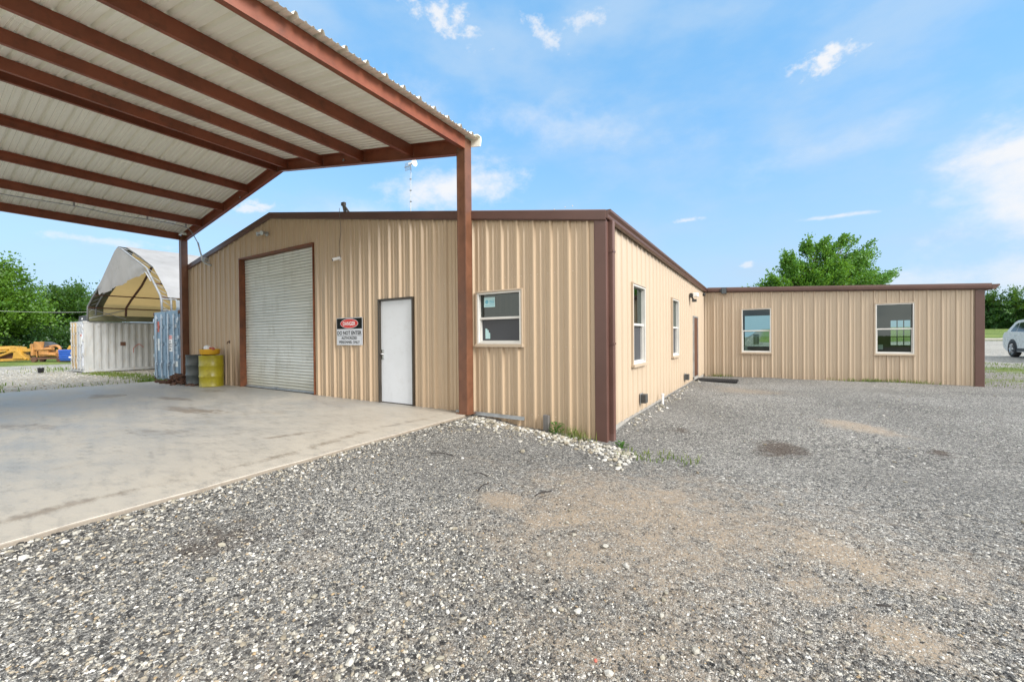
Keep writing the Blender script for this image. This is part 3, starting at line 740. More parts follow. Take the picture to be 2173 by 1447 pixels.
# ------------------------------------------------------------------ barrels, pan, chain
def barrel(root, mat):
    r, h = .29, .88
    prof = [(.0, .02), (.27, .02), (.28, .0), (r, .0), (r + .006, .012), (r, .025)]
    for z in (.29, .59): prof += [(r, z - .03), (r + .011, z - .012), (r + .011, z + .012), (r, z + .03)]
    prof += [(r, h - .025), (r + .007, h - .012), (r, h), (.277, h), (.272, h - .02), (.0, h - .02)]
    c = root.location
    mb = MB(); mb.lathe(prof, c, 40); mb.build('drum', mat, root, smooth=True).data
    mb = MB(); mb.lathe([(0, .012), (.03, .012), (.033, 0)], (c[0] + .17, c[1] - .05, c[2] + h - .02), 12); mb.build('bung', M['black'], root)
bk = thing('oil_barrel', 'charcoal steel barrel beside the left carport post', 'barrel', (-14.53, 5.42, 0), 'barrels against the gable wall'); barrel(bk, M['dark_barrel'])
by = thing('oil_barrel', 'yellow green steel barrel with a pan on top', 'barrel', (-13.60, 5.40, 0), 'barrels against the gable wall'); barrel(by, M['yellow_barrel'])
dpn = thing('drain_pan', 'orange yellow plastic drain pan standing on the yellow barrel', 'pan', (-13.60, 5.36, .88))
mb = MB(); c = (-13.58, 5.36, .905)
mb.lathe([(0, .01), (.20, .0), (.235, .02), (.245, .13), (.26, .145), (.262, .155), (.235, .155), (.225, .03), (0, .02)], c, 32); mb.build('basin', M['orange_pan'], dpn, smooth=True)
mb = MB()
for a in range(3): mb.box(c[0] + .17 * math.cos(a * 2.1) - .02, c[0] + .17 * math.cos(a * 2.1) + .02, c[1] + .17 * math.sin(a * 2.1) - .02, c[1] + .17 * math.sin(a * 2.1) + .02, .862, .908)
split_build(mb, 'foot', M['yellow_barrel'], dpn)
jug = thing('oil_jug', 'white plastic jug lying in the orange pan on the barrel', 'jug', (-13.65, 5.34, 1.0))
mb = MB(); mb.tube([(-13.78, 5.30, 1.07), (-13.72, 5.31, 1.10), (-13.68, 5.32, 1.09), (-13.52, 5.36, 1.05)], [.025, .055, .085, .08], 14); mb.build('body', M['white'], jug, smooth=True)
mb = MB(); mb.tube([(-13.82, 5.29, 1.06), (-13.78, 5.30, 1.07)], .03, 12); mb.build('cap', M['black'], jug)
rg = MB(); rr = random.Random(3)
for k in range(7):
    rg.tube([(-13.40 + rr.uniform(-.05, .05), 5.34 + rr.uniform(-.06, .06), 1.03), (-13.38 + rr.uniform(-.06, .06), 5.34 + rr.uniform(-.06, .06), 1.09), (-13.36 + rr.uniform(-.06, .06), 5.34 + rr.uniform(-.06, .06), 1.05)], [.02, .035, .02], 6)
tag(rg.build('rag', M['faded_red']), 'crumpled dark red rag in the orange pan beside the jug', 'rag')
tap = MB(); tap.box(-13.33, -13.25, YG - .045, YG - .03, 1.22, 1.30); tap.tube([(-13.29, YG - .04, 1.27), (-13.29, YG - .09, 1.26), (-13.29, YG - .10, 1.20)], .012, 8)
tag(tap.build('wall_tap', M['rust']), 'small rusty tap fixed to the siding above the yellow barrel', 'tap')
ch = MB(); rr = random.Random(5)
def link(mb, c, rx, rz, tilt, yaw, r=.016):
    pts = []
    Mx = Matrix.Rotation(yaw, 3, 'Z') @ Matrix.Rotation(tilt, 3, 'X')
    for k in range(11):
        a = 2 * math.pi * k / 10; pts.append(Vector(c) + Mx @ Vector((rx * math.cos(a), rz * math.sin(a), 0)))
    mb.tube(pts, r, 6, False)
for k in range(230):
    d = abs(rr.gauss(0, .30)); a = rr.uniform(0, 6.28)
    cx, cy = -15.35 + d * 1.7 * math.cos(a), 5.22 + d * .5 * math.sin(a)
    top = max(0, .30 - d * .5)
    link(ch, (cx, min(cy, 5.5), .02 + rr.uniform(0, top)), .065, .035, rr.uniform(-1.2, 1.2), rr.uniform(0, 6.28))
tag(ch.build('chain_pile', M['rust'], smooth=True), 'heap of rusty chain on the slab between blue container and barrel', 'chain')

# ================================================================== SHIPPING CONTAINERS
def container(root, x0, y0, z0, skin, door_l, door_r, rod, castings, L=12.1, Wd=2.44, H=2.6):
    x1, y1, z1 = x0 + Wd, y0 + L, z0 + H
    def corr(P, mb):
        u = y0 + .36; p = .28
        mb.quad(P(y0 + .08, .02, z0 + .14), P(u, .02, z0 + .14), P(u, .02, z1 - .1), P(y0 + .08, .02, z1 - .1))
        while u < y1 - .3:
            for (a, ha), (b, hb) in zip([(0, .02), (.07, -.03), (.14, -.03), (.21, .02)], [(.07, -.03), (.14, -.03), (.21, .02), (.28, .02)]):
                mb.quad(P(u + a, ha, z0 + .14), P(u + b, hb, z0 + .14), P(u + b, hb, z1 - .1), P(u + a, ha, z1 - .1))
            u += p
        mb.quad(P(u, .02, z0 + .14), P(y1 - .08, .02, z0 + .14), P(y1 - .08, .02, z1 - .1), P(u, .02, z1 - .1))
    mb = MB(); corr(lambda u, h, z: (x1 - .03 + h, u, z), mb); mb.build('side_wall', skin, root)
    mb = MB(); corr(lambda u, h, z: (x0 + .03 - h, u, z), mb); mb.build('side_wall', skin, root)
    mb = MB(); mb.box(x0 + .05, x1 - .05, y1 - .06, y1 - .02, z0 + .1, z1 - .05); mb.build('end_wall', skin, root)
    mb = MB()
    for i in range(40):
        ya = y0 + .1 + i * (L - .2) / 40; yb = y0 + .1 + (i + 1) * (L - .2) / 40; ym = (ya + yb) / 2
        mb.quad((x0 + .05, ya, z1 - .03), (x1 - .05, ya, z1 - .03), (x1 - .05, ym, z1 - .01), (x0 + .05, ym, z1 - .01))
        mb.quad((x0 + .05, ym, z1 - .01), (x1 - .05, ym, z1 - .01), (x1 - .05, yb, z1 - .03), (x0 + .05, yb, z1 - .03))
    mb.build('roof', skin, root)
    mb = MB()
    for x in (x0, x1 - .1):
        for y in (y0 + .02, y1 - .12): mb.box(x, x + .1, y, y + .1, z0 + .12, z1 - .12)
        mb.box(x + .01, x + .09, y0 + .1, y1 - .1, z0, z0 + .14); mb.box(x + .02, x + .08, y0 + .12, y1 - .12, z1 - .1, z1 - .02)
    mb.box(x0 + .1, x1 - .1, y0 + .02, y0 + .1, z0, z0 + .12); mb.box(x0 + .1, x1 - .1, y0 + .02, y0 + .1, z1 - .12, z1)
    mb.build('frame', skin, root, bevel=.008)
    mb = MB()
    for x in (x0 - .005, x1 - .165):
        for y in (y0 - .005, y1 - .165):
            for z in (z0 - .005, z1 - .115): mb.box(x, x + .17, y, y + .17, z, z + .12)
    split_build(mb, 'corner_casting', castings, root, .01)
    xm = (x0 + x1) / 2
    PD = lambda u, h, z: (u, y0 + .06 - h, z)
    for (a, b, mt_, hs) in ((x0 + .11, xm - .006, door_l, x0 + .1), (xm + .006, x1 - .11, door_r, x1 - .1)):
        mb = MB(); mb.box(a, b, 0, .05, z0 + .13, z1 - .13, PD)
        for z in (z0 + .13, z0 + .76, z0 + 1.40, z0 + 2.03):   # raised panels between recessed bands
            mb.box(a + .03, b - .03, .05, .068, z + .06, z + .57, PD)
        dd = mb.build('door', mt_, root, bevel=.01)
        for f in (.27, .73):
            u = a + (b - a) * f; mb = MB()
            mb.tube([PD(u, .10, z0 + .1), PD(u, .10, z1 - .1)], .02, 10)
            for z in (z0 + .2, z0 + .72, z0 + 1.38, z0 + 2.0, z1 - .22): mb.box(u - .045, u + .045, .065, .115, z - .045, z + .045, PD)
            mb.box(u - .015, u + .16 * (1 if f < .5 else -1), .11, .125, z0 + .62, z0 + .65, PD); mb.box(u - .02, u + .02, .12, .135, z0 + .45, z0 + .70, PD)
            mb.build('lock_rod', rod, dd)
        mb = MB()
        for z in (z0 + .25, z0 + .95, z0 + 1.65, z0 + 2.3): mb.box(hs - .05, hs + .05, .02, .085, z - .06, z + .06, PD)
        split_build(mb, 'hinge', rod, dd)
    return PD
CBX, CBY, CBZ = -20.22, 6.1, -.21
cb = thing('shipping_container', 'pale blue shipping container with lock rods, behind the left carport post', 'container', (CBX + 1.2, CBY + 6, CBZ), 'shipping containers in the yard')
PD = container(cb, CBX, CBY, CBZ, M['blue_cont'], M['blue_cont'], M['blue_cont'], M['lock_steel'], M['rust'])
xm = CBX + 1.22
mb = MB(); mb.box(xm + .2, xm + .60, .07, .073, CBZ + 1.12, CBZ + 1.72, PD); ds = mb.build('notice', M['white'], cb)
mb = MB(); mb.box(xm + .22, xm + .58, .0732, .0736, CBZ + 1.58, CBZ + 1.70, PD); mb.build('band', M['sign_red'], ds)
text('lettering', 'DANGER', PD, xm + .30, xm + .56, CBZ + 1.605, CBZ + 1.67, .0742, M['white'], ds, .02)
for k, t in enumerate(('NO', 'SMOKING', 'NO OPEN', 'FLAME')):
    ww_ = .06 + .028 * len(t); text('lettering', t, PD, xm + .4 - ww_ / 2, xm + .4 + ww_ / 2, CBZ + 1.46 - k * .095, CBZ + 1.52 - k * .095, .0738, M['sign_black'], ds, .02)
text('lettering', 'L', PD, xm + .28, xm + .35, CBZ + 2.17, CBZ + 2.30, .0735, M['white'], cb, .01)
text('lettering', '55', PD, xm + .93, xm + 1.08, CBZ + 2.17, CBZ + 2.30, .0735, M['white'], cb, .01)
text('lettering', '4201', PD, xm + .72, xm + .98, CBZ + 1.98, CBZ + 2.12, .0735, M['white'], cb, .01)
mb = MB()
for g in range(4):
    for k in range(2): mb.box(xm + .72, xm + 1.0, .069, .0696, CBZ + 1.05 + g * .17 + k * .06, CBZ + 1.08 + g * .17 + k * .06, PD)
mb.build('stencil', M['lock_steel'], cb)
mb = MB(); mb.box(CBX + .42, CBX + .62, .0685, .0693, CBZ + 1.85, CBZ + 2.25, PD); mb.build('stencil', M['faded_red'], cb)
mb = MB(); mb.box(CBX + .44, CBX + .62, .0685, .07, CBZ + 1.15, CBZ + 1.6, PD); mb.box(xm + .80, xm + 1.05, .0685, .07, CBZ + .58, CBZ + .78, PD); mb.build('notice', M['paper'], cb)
WCX, WCY, WCZ = -32.45, 6.2, -.30
cw = thing('shipping_container', 'weathered white shipping container with cream door, far side of the fabric shelter', 'container', (WCX + 1.2, WCY + 6, WCZ), 'shipping containers in the yard')
PD = container(cw, WCX, WCY, WCZ, M['white_cont'], M['cream_cont'], M['lilac_cont'], M['white_cont'], M['white_cont'], H=2.66)
mb = MB(); mb.box(WCX + 1.86, WCX + 2.2, .07, .073, WCZ + 1.45, WCZ + 2.0, PD); ds = mb.build('notice', M['white'], cw)
mb = MB(); mb.box(WCX + 1.88, WCX + 2.18, .0732, .0736, WCZ + 1.87, WCZ + 1.98, PD); mb.build('band', M['sign_red'], ds)
mb = MB(); sx = WCX + 2.44 + .0
cyy = lambda a, b, z0, z1, h=.001: mb.box(sx - h, sx + .004, a, b, z0, z1)
cyy(7.62, 7.84, WCZ + 1.36, WCZ + 1.56); mb.build('rust_patch', M['rust'], cw)
mb = MB()
for k in range(9): cyy(8.15 + k * .05, 8.2 + k * .05, WCZ + 1.18 + .22 * math.sin(k * .35), WCZ + 1.22 + .22 * math.sin(k * .35))
for k in range(5): cyy(8.15, 8.17, WCZ + .95 + k * .05, WCZ + 1.0 + k * .05)
mb.build('faded_mark', M['faded_red'], cw)
mb = MB(); mb.box(sx + .0, sx + .03, 6.72, 6.82, WCZ + 2.36, WCZ + 2.46); mb.build('vent_cover', M['white_cont'], cw)

# ================================================================== FABRIC SHELTER between the containers
sh = thing('fabric_shelter', 'peaked fabric shelter with worn white cover spanning the two containers', 'shelter', (-25.2, 12, 2.4))
arch = [(-29.98, 2.40), (-29.88, 3.10), (-29.05, 3.51), (-27.55, 4.13), (-25.35, 5.42), (-25.0, 5.54), (-24.6, 5.42), (-21.7, 4.30), (-20.88, 3.60), (-20.32, 3.11), (-20.2, 2.90), (-20.16, 2.42)]
def arch_tube(y, s=0., r=.035):
    mb = MB(); mb.tube([(x + (s if x < -25 else -s), y, z - s * .6) for x, z in arch], r, 8); return mb
for i, y in enumerate((6.35, 6.66, 7.85, 10.2, 12.6, 15.0, 17.4)):
    mb = arch_tube(y, 0, .036 if i < 2 else .05)
    if i == 0:
        for k in range(len(arch) - 1):
            for q in range(2):
                a = Vector((arch[k][0], 6.35, arch[k][1])); b = Vector((arch[k + 1][0], 6.35, arch[k + 1][1]))
                p0 = a.lerp(b, q / 2); p1 = a.lerp(b, (q + 1) / 2); p1.y = 6.66
                mb.tube([p0, p1], .014, 6)
    mb.build('arch', M['weathered_wood'] if i < 0 else M['arch_steel'] if i < 2 else M['rust'], sh, smooth=True)
for (x, z, nm) in ((-29.8, 3.05, 'p'), (-28.6, 3.62, 'p'), (-20.3, 3.02, 'p'), (-21.0, 3.62, 'p')):
    mb = MB(); mb.tube([(x, 6.35, z), (x, 17.4, z)], .03, 8); mb.build('purlin', M['rust'], sh)
mb = MB()
mb.tube([(-29.9, 6.4, 2.5), (-29.9, 7.85, 3.0)], .02, 6); mb.tube([(-29.9, 6.4, 3.0), (-29.9, 7.85, 2.5)], .02, 6)
mb.tube([(-20.2, 6.35, 2.95), (-20.2, 6.85, 2.95)], .025, 6); mb.tube([(-20.2, 6.35, 2.5), (-20.2, 6.85, 2.5)], .025, 6)
mb.build('brace', M['arch_steel'], sh)
def cover(pts, ya, yb, name, mat, off=.05, ny=16, sag=.05):
    vs = []; fs = []; m_ = []
    for i in range(len(pts) - 1):
        for q in range(4):
            t = q / 4; m_.append((pts[i][0] * (1 - t) + pts[i + 1][0] * t, pts[i][1] * (1 - t) + pts[i + 1][1] * t))
    m_.append(pts[-1]); k = len(m_)
    for j in range(ny + 1):
        y = ya + (yb - ya) * j / ny
        for i, (x, z) in enumerate(m_):
            w = sag * math.sin(math.pi * ((y - 6.35) % 2.4) / 2.4) * math.sin(math.pi * min(1, i / (k - 1)))
            vs.append((x, y, z + off - w + .02 * math.sin(x * 2.3 + y * 1.7)))
    for j in range(ny):
        for i in range(k - 1): fs.append((j * k + i, j * k + i + 1, (j + 1) * k + i + 1, (j + 1) * k + i))
    return np_mesh(name, vs, fs, mat, sh, True)
left = arch[:6]; right = arch[5:]
cover(left, 6.33, 6.95, 'cover', M['fabric_olive'], .06, 6, 0)
cover(left, 6.95, 17.4, 'cover', M['fabric_tan'], .11, 24, .03)
cover(right[:-1], 6.56, 17.4, 'cover', M['fabric_white'], .11, 24, .03)
cover([(-20.14, 2.93), (-20.02, 2.9), (-19.98, 2.62), (-20.05, 2.5)], 6.75, 9.5, 'skirt', M['fabric_grey'], .0, 8, 0)
# torn gable flap hanging in the front arch
vs = []; fs = []; nu = 24; nv = 10
lx = np.linspace(-28.0, -21.0, nu + 1)
top = np.interp(lx, [a[0] for a in arch], [a[1] for a in arch])
bot = np.interp(lx, [-28.0, -27.7, -26, -23.5, -22.2, -21.6, -21.0], [3.92, 3.55, 3.68, 3.92, 4.06, 4.10, 3.85]) + .03 * np.sin(lx * 9)
bot = np.minimum(bot, top - .01)
for j in range(nv + 1):
    for i in range(nu + 1):
        t = j / nv; vs.append((lx[i], 6.29 + .05 * math.sin(lx[i] * 3.2 + t * 4) * t, top[i] * (1 - t) + bot[i] * t))
for j in range(nv):
    for i in range(nu): a = j * (nu + 1) + i; fs.append((a, a + 1, a + nu + 2, a + nu + 1))
np_mesh('gable_flap', vs, fs, M['fabric_white'], sh, True)
mb = MB(); mb.box(-29.9, -20.3, 17.4, 17.45, 2.4, 3.0); mb.box(-29.96, -29.9, 6.4, 17.4, 2.36, 2.66); mb.build('kick_panel', M['fabric_olive'], sh)
tb = thing('tool_box', 'black ribbed tool box lying on the roof of the white container', 'box', (-31.6, 6.6, 2.36))
mb = MB(); mb.hexa([(-32.2, 6.45, 2.37), (-30.4, 6.45, 2.37), (-30.4, 7.1, 2.37), (-32.2, 7.1, 2.37), (-32.1, 6.5, 2.68), (-30.45, 6.5, 2.72), (-30.45, 7.05, 2.72), (-32.1, 7.05, 2.68)])
for k in range(9): mb.bar((-32.1 + k * .2, 6.46, 2.40), (-32.05 + k * .2, 6.49, 2.68), .03, .03)
mb.build('body', M['tarp_dark'], tb, bevel=.03)
mb = MB(); mb.box(-31.55, -31.4, 6.452, 6.475, 2.48, 2.56); mb.build('badge', M['white'], tb)
bkt = thing('bucket', 'small black bucket on the gravel left of the white container', 'bucket', (-32.6, 4.9, -.32))
mb = MB(); mb.lathe([(0, .0), (.11, .0), (.13, .25), (.14, .26), (.125, .26), (.10, .03), (0, .03)], (-32.75, 5.15, -.33), 20); mb.build('body', M['black'], bkt, smooth=True)
mb = MB(); mb.tube([(-32.88, 5.15, -.09), (-32.84, 5.12, -.02), (-32.75, 5.1, .01), (-32.66, 5.12, -.02), (-32.62, 5.15, -.09)], .01, 6); mb.build('handle', M['galv'], bkt)

# ================================================================== YARD MACHINES (about 33 m off)
CY_, SY_ = math.cos(.5608), math.sin(.5608)
def cam2w(r, d): return (r * CY_ - d * SY_, r * SY_ + d * CY_)
def local(r0, d0, z0, ang=0):
    ca, sa_ = math.cos(ang), math.sin(ang)
    def P(a, b, c):
        x, y = cam2w(r0 + a * ca - b * sa_, d0 + a * sa_ + b * ca); return (x, y, z0 + c)
    return P
GL = -.32
P1 = local(-40.7, 33.5, GL)
m1 = thing('grader_frame', 'yellow steel grader frame with a triangular brace at the yard edge', 'machine', P1(0, 0, 0))
def pbar(mb, P, a, b, w, h): mb.bar(P(*a), P(*b), w, h)
mb = MB()
pbar(mb, P1, (-2, 0, .12), (1.45, 0, .22), .3, .2); pbar(mb, P1, (-1.7, -.2, .2), (.55, -.25, .95), .16, .16); pbar(mb, P1, (.55, -.25, .95), (1.35, -.2, .2), .16, .16)
mb.hexa([P1(-.1, -.3, .75), P1(.75, -.3, .75), P1(.75, .4, .75), P1(-.1, .4, .75), P1(.2, -.3, 1.28), P1(.7, -.3, 1.18), P1(.7, .4, 1.18), P1(.2, .4, 1.28)])
mb.hexa([P1(.3, -.3, .25), P1(1.1, -.3, .25), P1(1.1, .3, .25), P1(.3, .3, .25), P1(.45, -.3, .95), P1(.9, -.3, .95), P1(.9, .3, .95), P1(.45, .3, .95)])
mb.build('frame', M['yellow_iron'], m1, bevel=.02)
mb = MB(); mb.tube([P1(-2, -.1, .98), P1(.3, -.1, 1.1)], .13, 12); mb.tube([P1(-2, .3, 1.15), P1(-.2, .3, 1.2)], .1, 12); mb.tube([P1(-2, -.3, .7), P1(-.1, -.3, .9)], .08, 12); mb.build('cylinder', M['yellow_iron'], m1)
mb = MB(); pbar(mb, P1, (.7, 0, .9), (2.2, 0, 1.0), .3, .25); mb.hexa([P1(1.5, -.1, 1.0), P1(2.1, -.1, .9), P1(2.1, .2, .9), P1(1.5, .2, 1.0), P1(1.5, -.1, 1.4), P1(1.75, -.1, 1.42), P1(1.75, .2, 1.42), P1(1.5, .2, 1.4)]); mb.build('arm', M['yellow_iron'], m1, bevel=.02)
mb = MB(); mb.box(-1.4, 1.0, .1, .5, .15, .7, P1); mb.build('core', M['rust'], m1)
P2 = local(-37.3, 33.2, GL)
m2 = thing('old_engine', 'rusty orange engine and radiator on a wheeled skid in the yard', 'machine', P2(0, 0, 0))
mb = MB(); mb.box(-.95, -.35, -.35, .35, .95, 1.62, P2); mb.box(-1.15, -.95, -.4, .4, .5, 1.45, P2); mb.build('radiator', M['orange_iron'], m2, bevel=.03)
mb = MB(); mb.box(-.7, .9, -.25, .25, .42, .78, P2); mb.box(-.6, .2, -.35, .3, .55, .95, P2); mb.box(.75, 1.25, -.3, .3, .35, .98, P2); mb.build('engine_block', M['orange_iron'], m2, bevel=.05)
mb = MB(); mb.tube([P2(-.35, -.3, 1.0), P2(.55, -.3, 1.06)], .13, 12); mb.tube(smooth_pts([P2(.1, -.1, 1.22), P2(.6, -.1, 1.28), P2(.85, -.1, 1.15), P2(.9, -.1, .9)]), .1, 12); mb.tube([P2(.1, -.4, .62), P2(.95, -.4, .58)], .12, 12); mb.tube(smooth_pts([P2(-.6, -.42, .4), P2(-.6, -.45, .8), P2(-.45, -.45, 1.0)]), .03, 8); mb.build('manifold', M['orange_iron'], m2)
mb = MB(); mb.box(-1.1, 1.25, -.35, -.25, .22, .36, P2); mb.box(-1.1, 1.25, .25, .35, .22, .36, P2); mb.tube([P2(-.2, -.3, 1.12), P2(.2, -.3, 1.28)], .05, 8); mb.build('skid', M['rust'], m2)
for a in (-.95, 1.1):
    mb = MB(); c = P2(a, 0, .2); d1 = Vector(P2(a, -.38, .2)); d2 = Vector(P2(a, -.2, .2)); mb.tube([d1, d2], .22, 16); mb.tube([Vector(P2(a, .2, .2)), Vector(P2(a, .38, .2))], .22, 16); mb.build('wheel', M['rust'], m2)
mb = MB(); mb.hexa([P2(-.4, -.2, 1.0), P2(.5, -.2, 1.15), P2(.5, .5, 1.15), P2(-.4, .5, 1.0), P2(-.35, -.1, 1.62), P2(-.1, -.1, 1.55), P2(-.1, .4, 1.55), P2(-.35, .4, 1.62)]); mb.build('canvas', M['tarp_dark'], m2)
P3 = local(-35.2, 32.8, GL)
bt = thing('plastic_tote', 'bright blue plastic tote standing beside the white container', 'tank', P3(0, 0, 0))
mb = MB(); mb.hexa([P3(-.48, -.4, .12), P3(.9, -.4, .12), P3(.9, .5, .12), P3(-.48, .5, .12), P3(-.55, -.45, .98), P3(.95, -.45, .98), P3(.95, .55, .98), P3(-.55, .55, .98)])
for k in range(4): mb.box(-.55, .95, -.47, -.43, .28 + k * .18, .32 + k * .18, P3)
mb.build('body', M['blue_tank'], bt, bevel=.04)
mb = MB(); mb.box(-.45, .85, -.35, .4, .0, .12, P3); mb.build('base', M['black'], bt)
mb = MB(); mb.box(.32, .58, -.476, -.471, .34, .44, P3); mb.build('label_plate', M['white'], bt)
P4 = local(-35.0, 33.6, GL)
tp = MB(); rr = random.Random(9)
for k in range(14):
    a = rr.uniform(-1.2, .9); tp.lathe([(0, .42), (.30, .36), (.45, .18), (.5, 0)], P4(a, rr.uniform(0, .8), .55 + rr.uniform(0, .35) * (1 - abs(a) / 1.6)), 9)
tag(tp.build('tyre_heap', M['tarp_dark']), 'dark tarped heap behind the blue tote', 'heap')
yb_ = MB(); yb_.hexa([P3(-.15, -.2, .98), P3(.95, -.2, .98), P3(.95, .4, .98), P3(-.15, .4, .98), P3(.05, -.2, 1.30), P3(.95, -.2, 1.32), P3(.95, .4, 1.32), P3(.05, .4, 1.30)])
tag(yb_.build('machine_hood', M['yellow_iron'], bevel=.03), 'yellow machine hood lying on top of the blue tote', 'machine part')

# ================================================================== CAR (parked facing the viewer, behind the wing)
CZ = .24; cy0 = 27.9; cx0 = 9.32
car = thing('parked_car', 'silver beige crossover parked on the gravel beyond the wing', 'car', (cx0 + .9, 26.4, CZ))
# side profile in (distance forward of rear axle, height)
low = [(-.86, .45), (-.93, .62), (-.92, .95), (-.80, 1.10), (-.4, 1.14), (.9, 1.09), (1.9, 1.04), (2.45, 1.02), (3.3, .90), (3.55, .72), (3.6, .42), (3.3, .26), (-.6, .30)]
Wc = 1.84
def carP(f, s, h): return (cx0 + s, cy0 - f, CZ + h)
mb = MB()
secs = [(0.0, .055), (.05, .015), (.12, 0.), (Wc - .12, 0.), (Wc - .05, .015), (Wc, .055)]
base = len(mb.v); k = len(low); cfx, cfz = 1.3, .65
for s, sh_ in secs:
    for f, h in low: mb.v.append(carP(cfx + (f - cfx) * (1 - sh_ * .5), s, cfz + (h - cfz) * (1 - sh_ * .9)))
for i in range(len(secs) - 1):
    for j in range(k):
        j2 = (j + 1) % k; mb.face((base + i * k + j, base + i * k + j2, base + (i + 1) * k + j2, base + (i + 1) * k + j))
mb.face([base + j for j in range(k)]); mb.face([base + (len(secs) - 1) * k + j for j in range(k)][::-1])
mb.build('body', M['car_paint'], car, smooth=False, bevel=.05)
top = [(-.78, 1.09), (-.30, 1.55), (-.1, 1.63), (.6, 1.67), (1.3, 1.62), (2.25, 1.05)]
mb = MB(); base = len(mb.v); k = len(top)
for s, ins in ((.0, 0), (Wc, 0)):
    for f, h in top:
        t = (h - 1.05) / .62; ss = .05 + .17 * t
        mb.v.append(carP(f, s + (ss if s < 1 else -ss), h))
for j in range(k): j2 = (j + 1) % k; mb.face((base + j, base + j2, base + k + j2, base + k + j))
mb.face([base + j for j in range(k)]); mb.face([base + k + j for j in range(k)][::-1])
mb.build('cabin', M['car_paint'], car, bevel=.04)
def on_side(f, h, out=.006):
    t = (h - 1.05) / .62; return carP(f, .05 + .17 * t - out, h)
for poly in ([(-.42, 1.17), (-.18, 1.46), (-.02, 1.53), (.12, 1.55), (.12, 1.16)], [(.17, 1.16), (.17, 1.555), (.6, 1.58), (.92, 1.57), (.95, 1.14)], [(1.02, 1.14), (1.0, 1.565), (1.28, 1.53), (1.95, 1.12)]):
    mb = MB(); mb.quad(*[on_side(f, h) for f, h in poly]); mb.build('window', M['car_glass'], car)
mb = MB(); q = [(-.74, 1.15), (-.36, 1.52)]
mb.quad(carP(-.76, .22, 1.15), carP(-.39, .32, 1.50), carP(-.39, Wc - .32, 1.50), carP(-.76, Wc - .22, 1.15)); mb.build('window', M['car_glass'], car)
mb = MB(); mb.quad(carP(1.42, .3, 1.585), carP(2.2, .2, 1.12), carP(2.2, Wc - .2, 1.12), carP(1.42, Wc - .3, 1.585)); mb.build('windscreen', M['car_glass'], car)
for f in (0, 2.72):
    for s in (-.035, Wc - .185):
        c = carP(f, s, .37)
        mb = MB(); mb.lathe([(.24, .01), (.33, .0), (.362, .03), (.365, .11), (.362, .19), (.33, .22), (.24, .21)], c, 32, 'x'); wh = mb.build('wheel', M['rubber'], car, smooth=True)
        mb = MB(); so = 0.0 if s < 1 else .21
        mb.lathe([(.21, .03 if s < 1 else -.03), (.245, .012 if s < 1 else -.012), (.245, .08 if s < 1 else -.08), (.2, .09 if s < 1 else -.09)], (c[0] + so, c[1], c[2]), 28, 'x')
        for k in range(6):
            a = 2 * math.pi * k / 6; ax = .02 if s < 1 else -.02
            mb.bar((c[0] + so + ax, c[1], c[2]), (c[0] + so + ax, c[1] + .225 * math.cos(a), c[2] + .225 * math.sin(a)), .03, .07, (1, 0, 0))
        mb.lathe([(0, .01), (.06, .012), (.07, .03)], (c[0] + so + (0 if s < 1 else -.03), c[1], c[2]), 14, 'x'); mb.build('rim', M['rim'], wh)
        mb = MB(); mb.lathe([(.0, 0), (.2, 0)], (c[0] + so + (.075 if s < 1 else -.075), c[1], c[2]), 20, 'x'); mb.build('brake', M['cladding'], wh)
        mb = MB(); sgn = -1 if s < 1 else 1; xs_ = cx0 - .004 if s < 1 else cx0 + Wc + .004
        ang = np.linspace(math.pi * -.12, math.pi * 1.12, 22)
        mb.quad(*[(xs_, c[1] + .43 * math.cos(a), c[2] + .02 + .43 * math.sin(a)) for a in ang])
        mb.build('wheel_arch', M['cladding'], car)
for s in (-.012, Wc - .02):
    mb = MB(); mb.box(.42, 2.3, s, s + .032, .28, .42, lambda a, b, c: carP(a, b, c)); mb.build('sill', M['cladding'], car, bevel=.01)
mb = MB(); mb.box(.15, .38, -.02, .02, .98, 1.01, lambda a, b, c: carP(a, b, c)); mb.box(1.05, 1.28, -.02, .02, .97, 1.0, lambda a, b, c: carP(a, b, c)); mb.build('handle', M['chrome'], car)
mb = MB(); mb.box(-.93, -.72, .03, .25, .78, 1.03, lambda a, b, c: carP(a, b, c)); mb.build('tail_light', M['sign_red'], car, bevel=.02)
mb = MB(); mb.box(-.93, -.72, Wc - .25, Wc - .03, .78, 1.03, lambda a, b, c: carP(a, b, c)); mb.build('tail_light', M['sign_red'], car, bevel=.02)
for s in (.08, Wc - .4):
    mb = MB(); mb.box(3.36, 3.52, s, s + .32, .68, .84, lambda a, b, c: carP(a, b, c)); mb.build('headlight', M['lens'], car, bevel=.02)
pt = thing('propane_tank', 'white upright tank just behind the wing corner', 'tank', (4.72, 17.6, -.1))
mb = MB(); mb.lathe([(0, .0), (.17, .0), (.20, .04), (.20, .72), (.17, .83), (.08, .88), (0, .885)], (4.90, 17.45, -.08), 24); mb.build('body', M['white'], pt, smooth=True)
mb = MB(); mb.lathe([(.09, .86), (.09, .96), (.1, .96), (.1, .86)], (4.90, 17.45, -.08), 16); mb.build('collar', M['white'], pt)

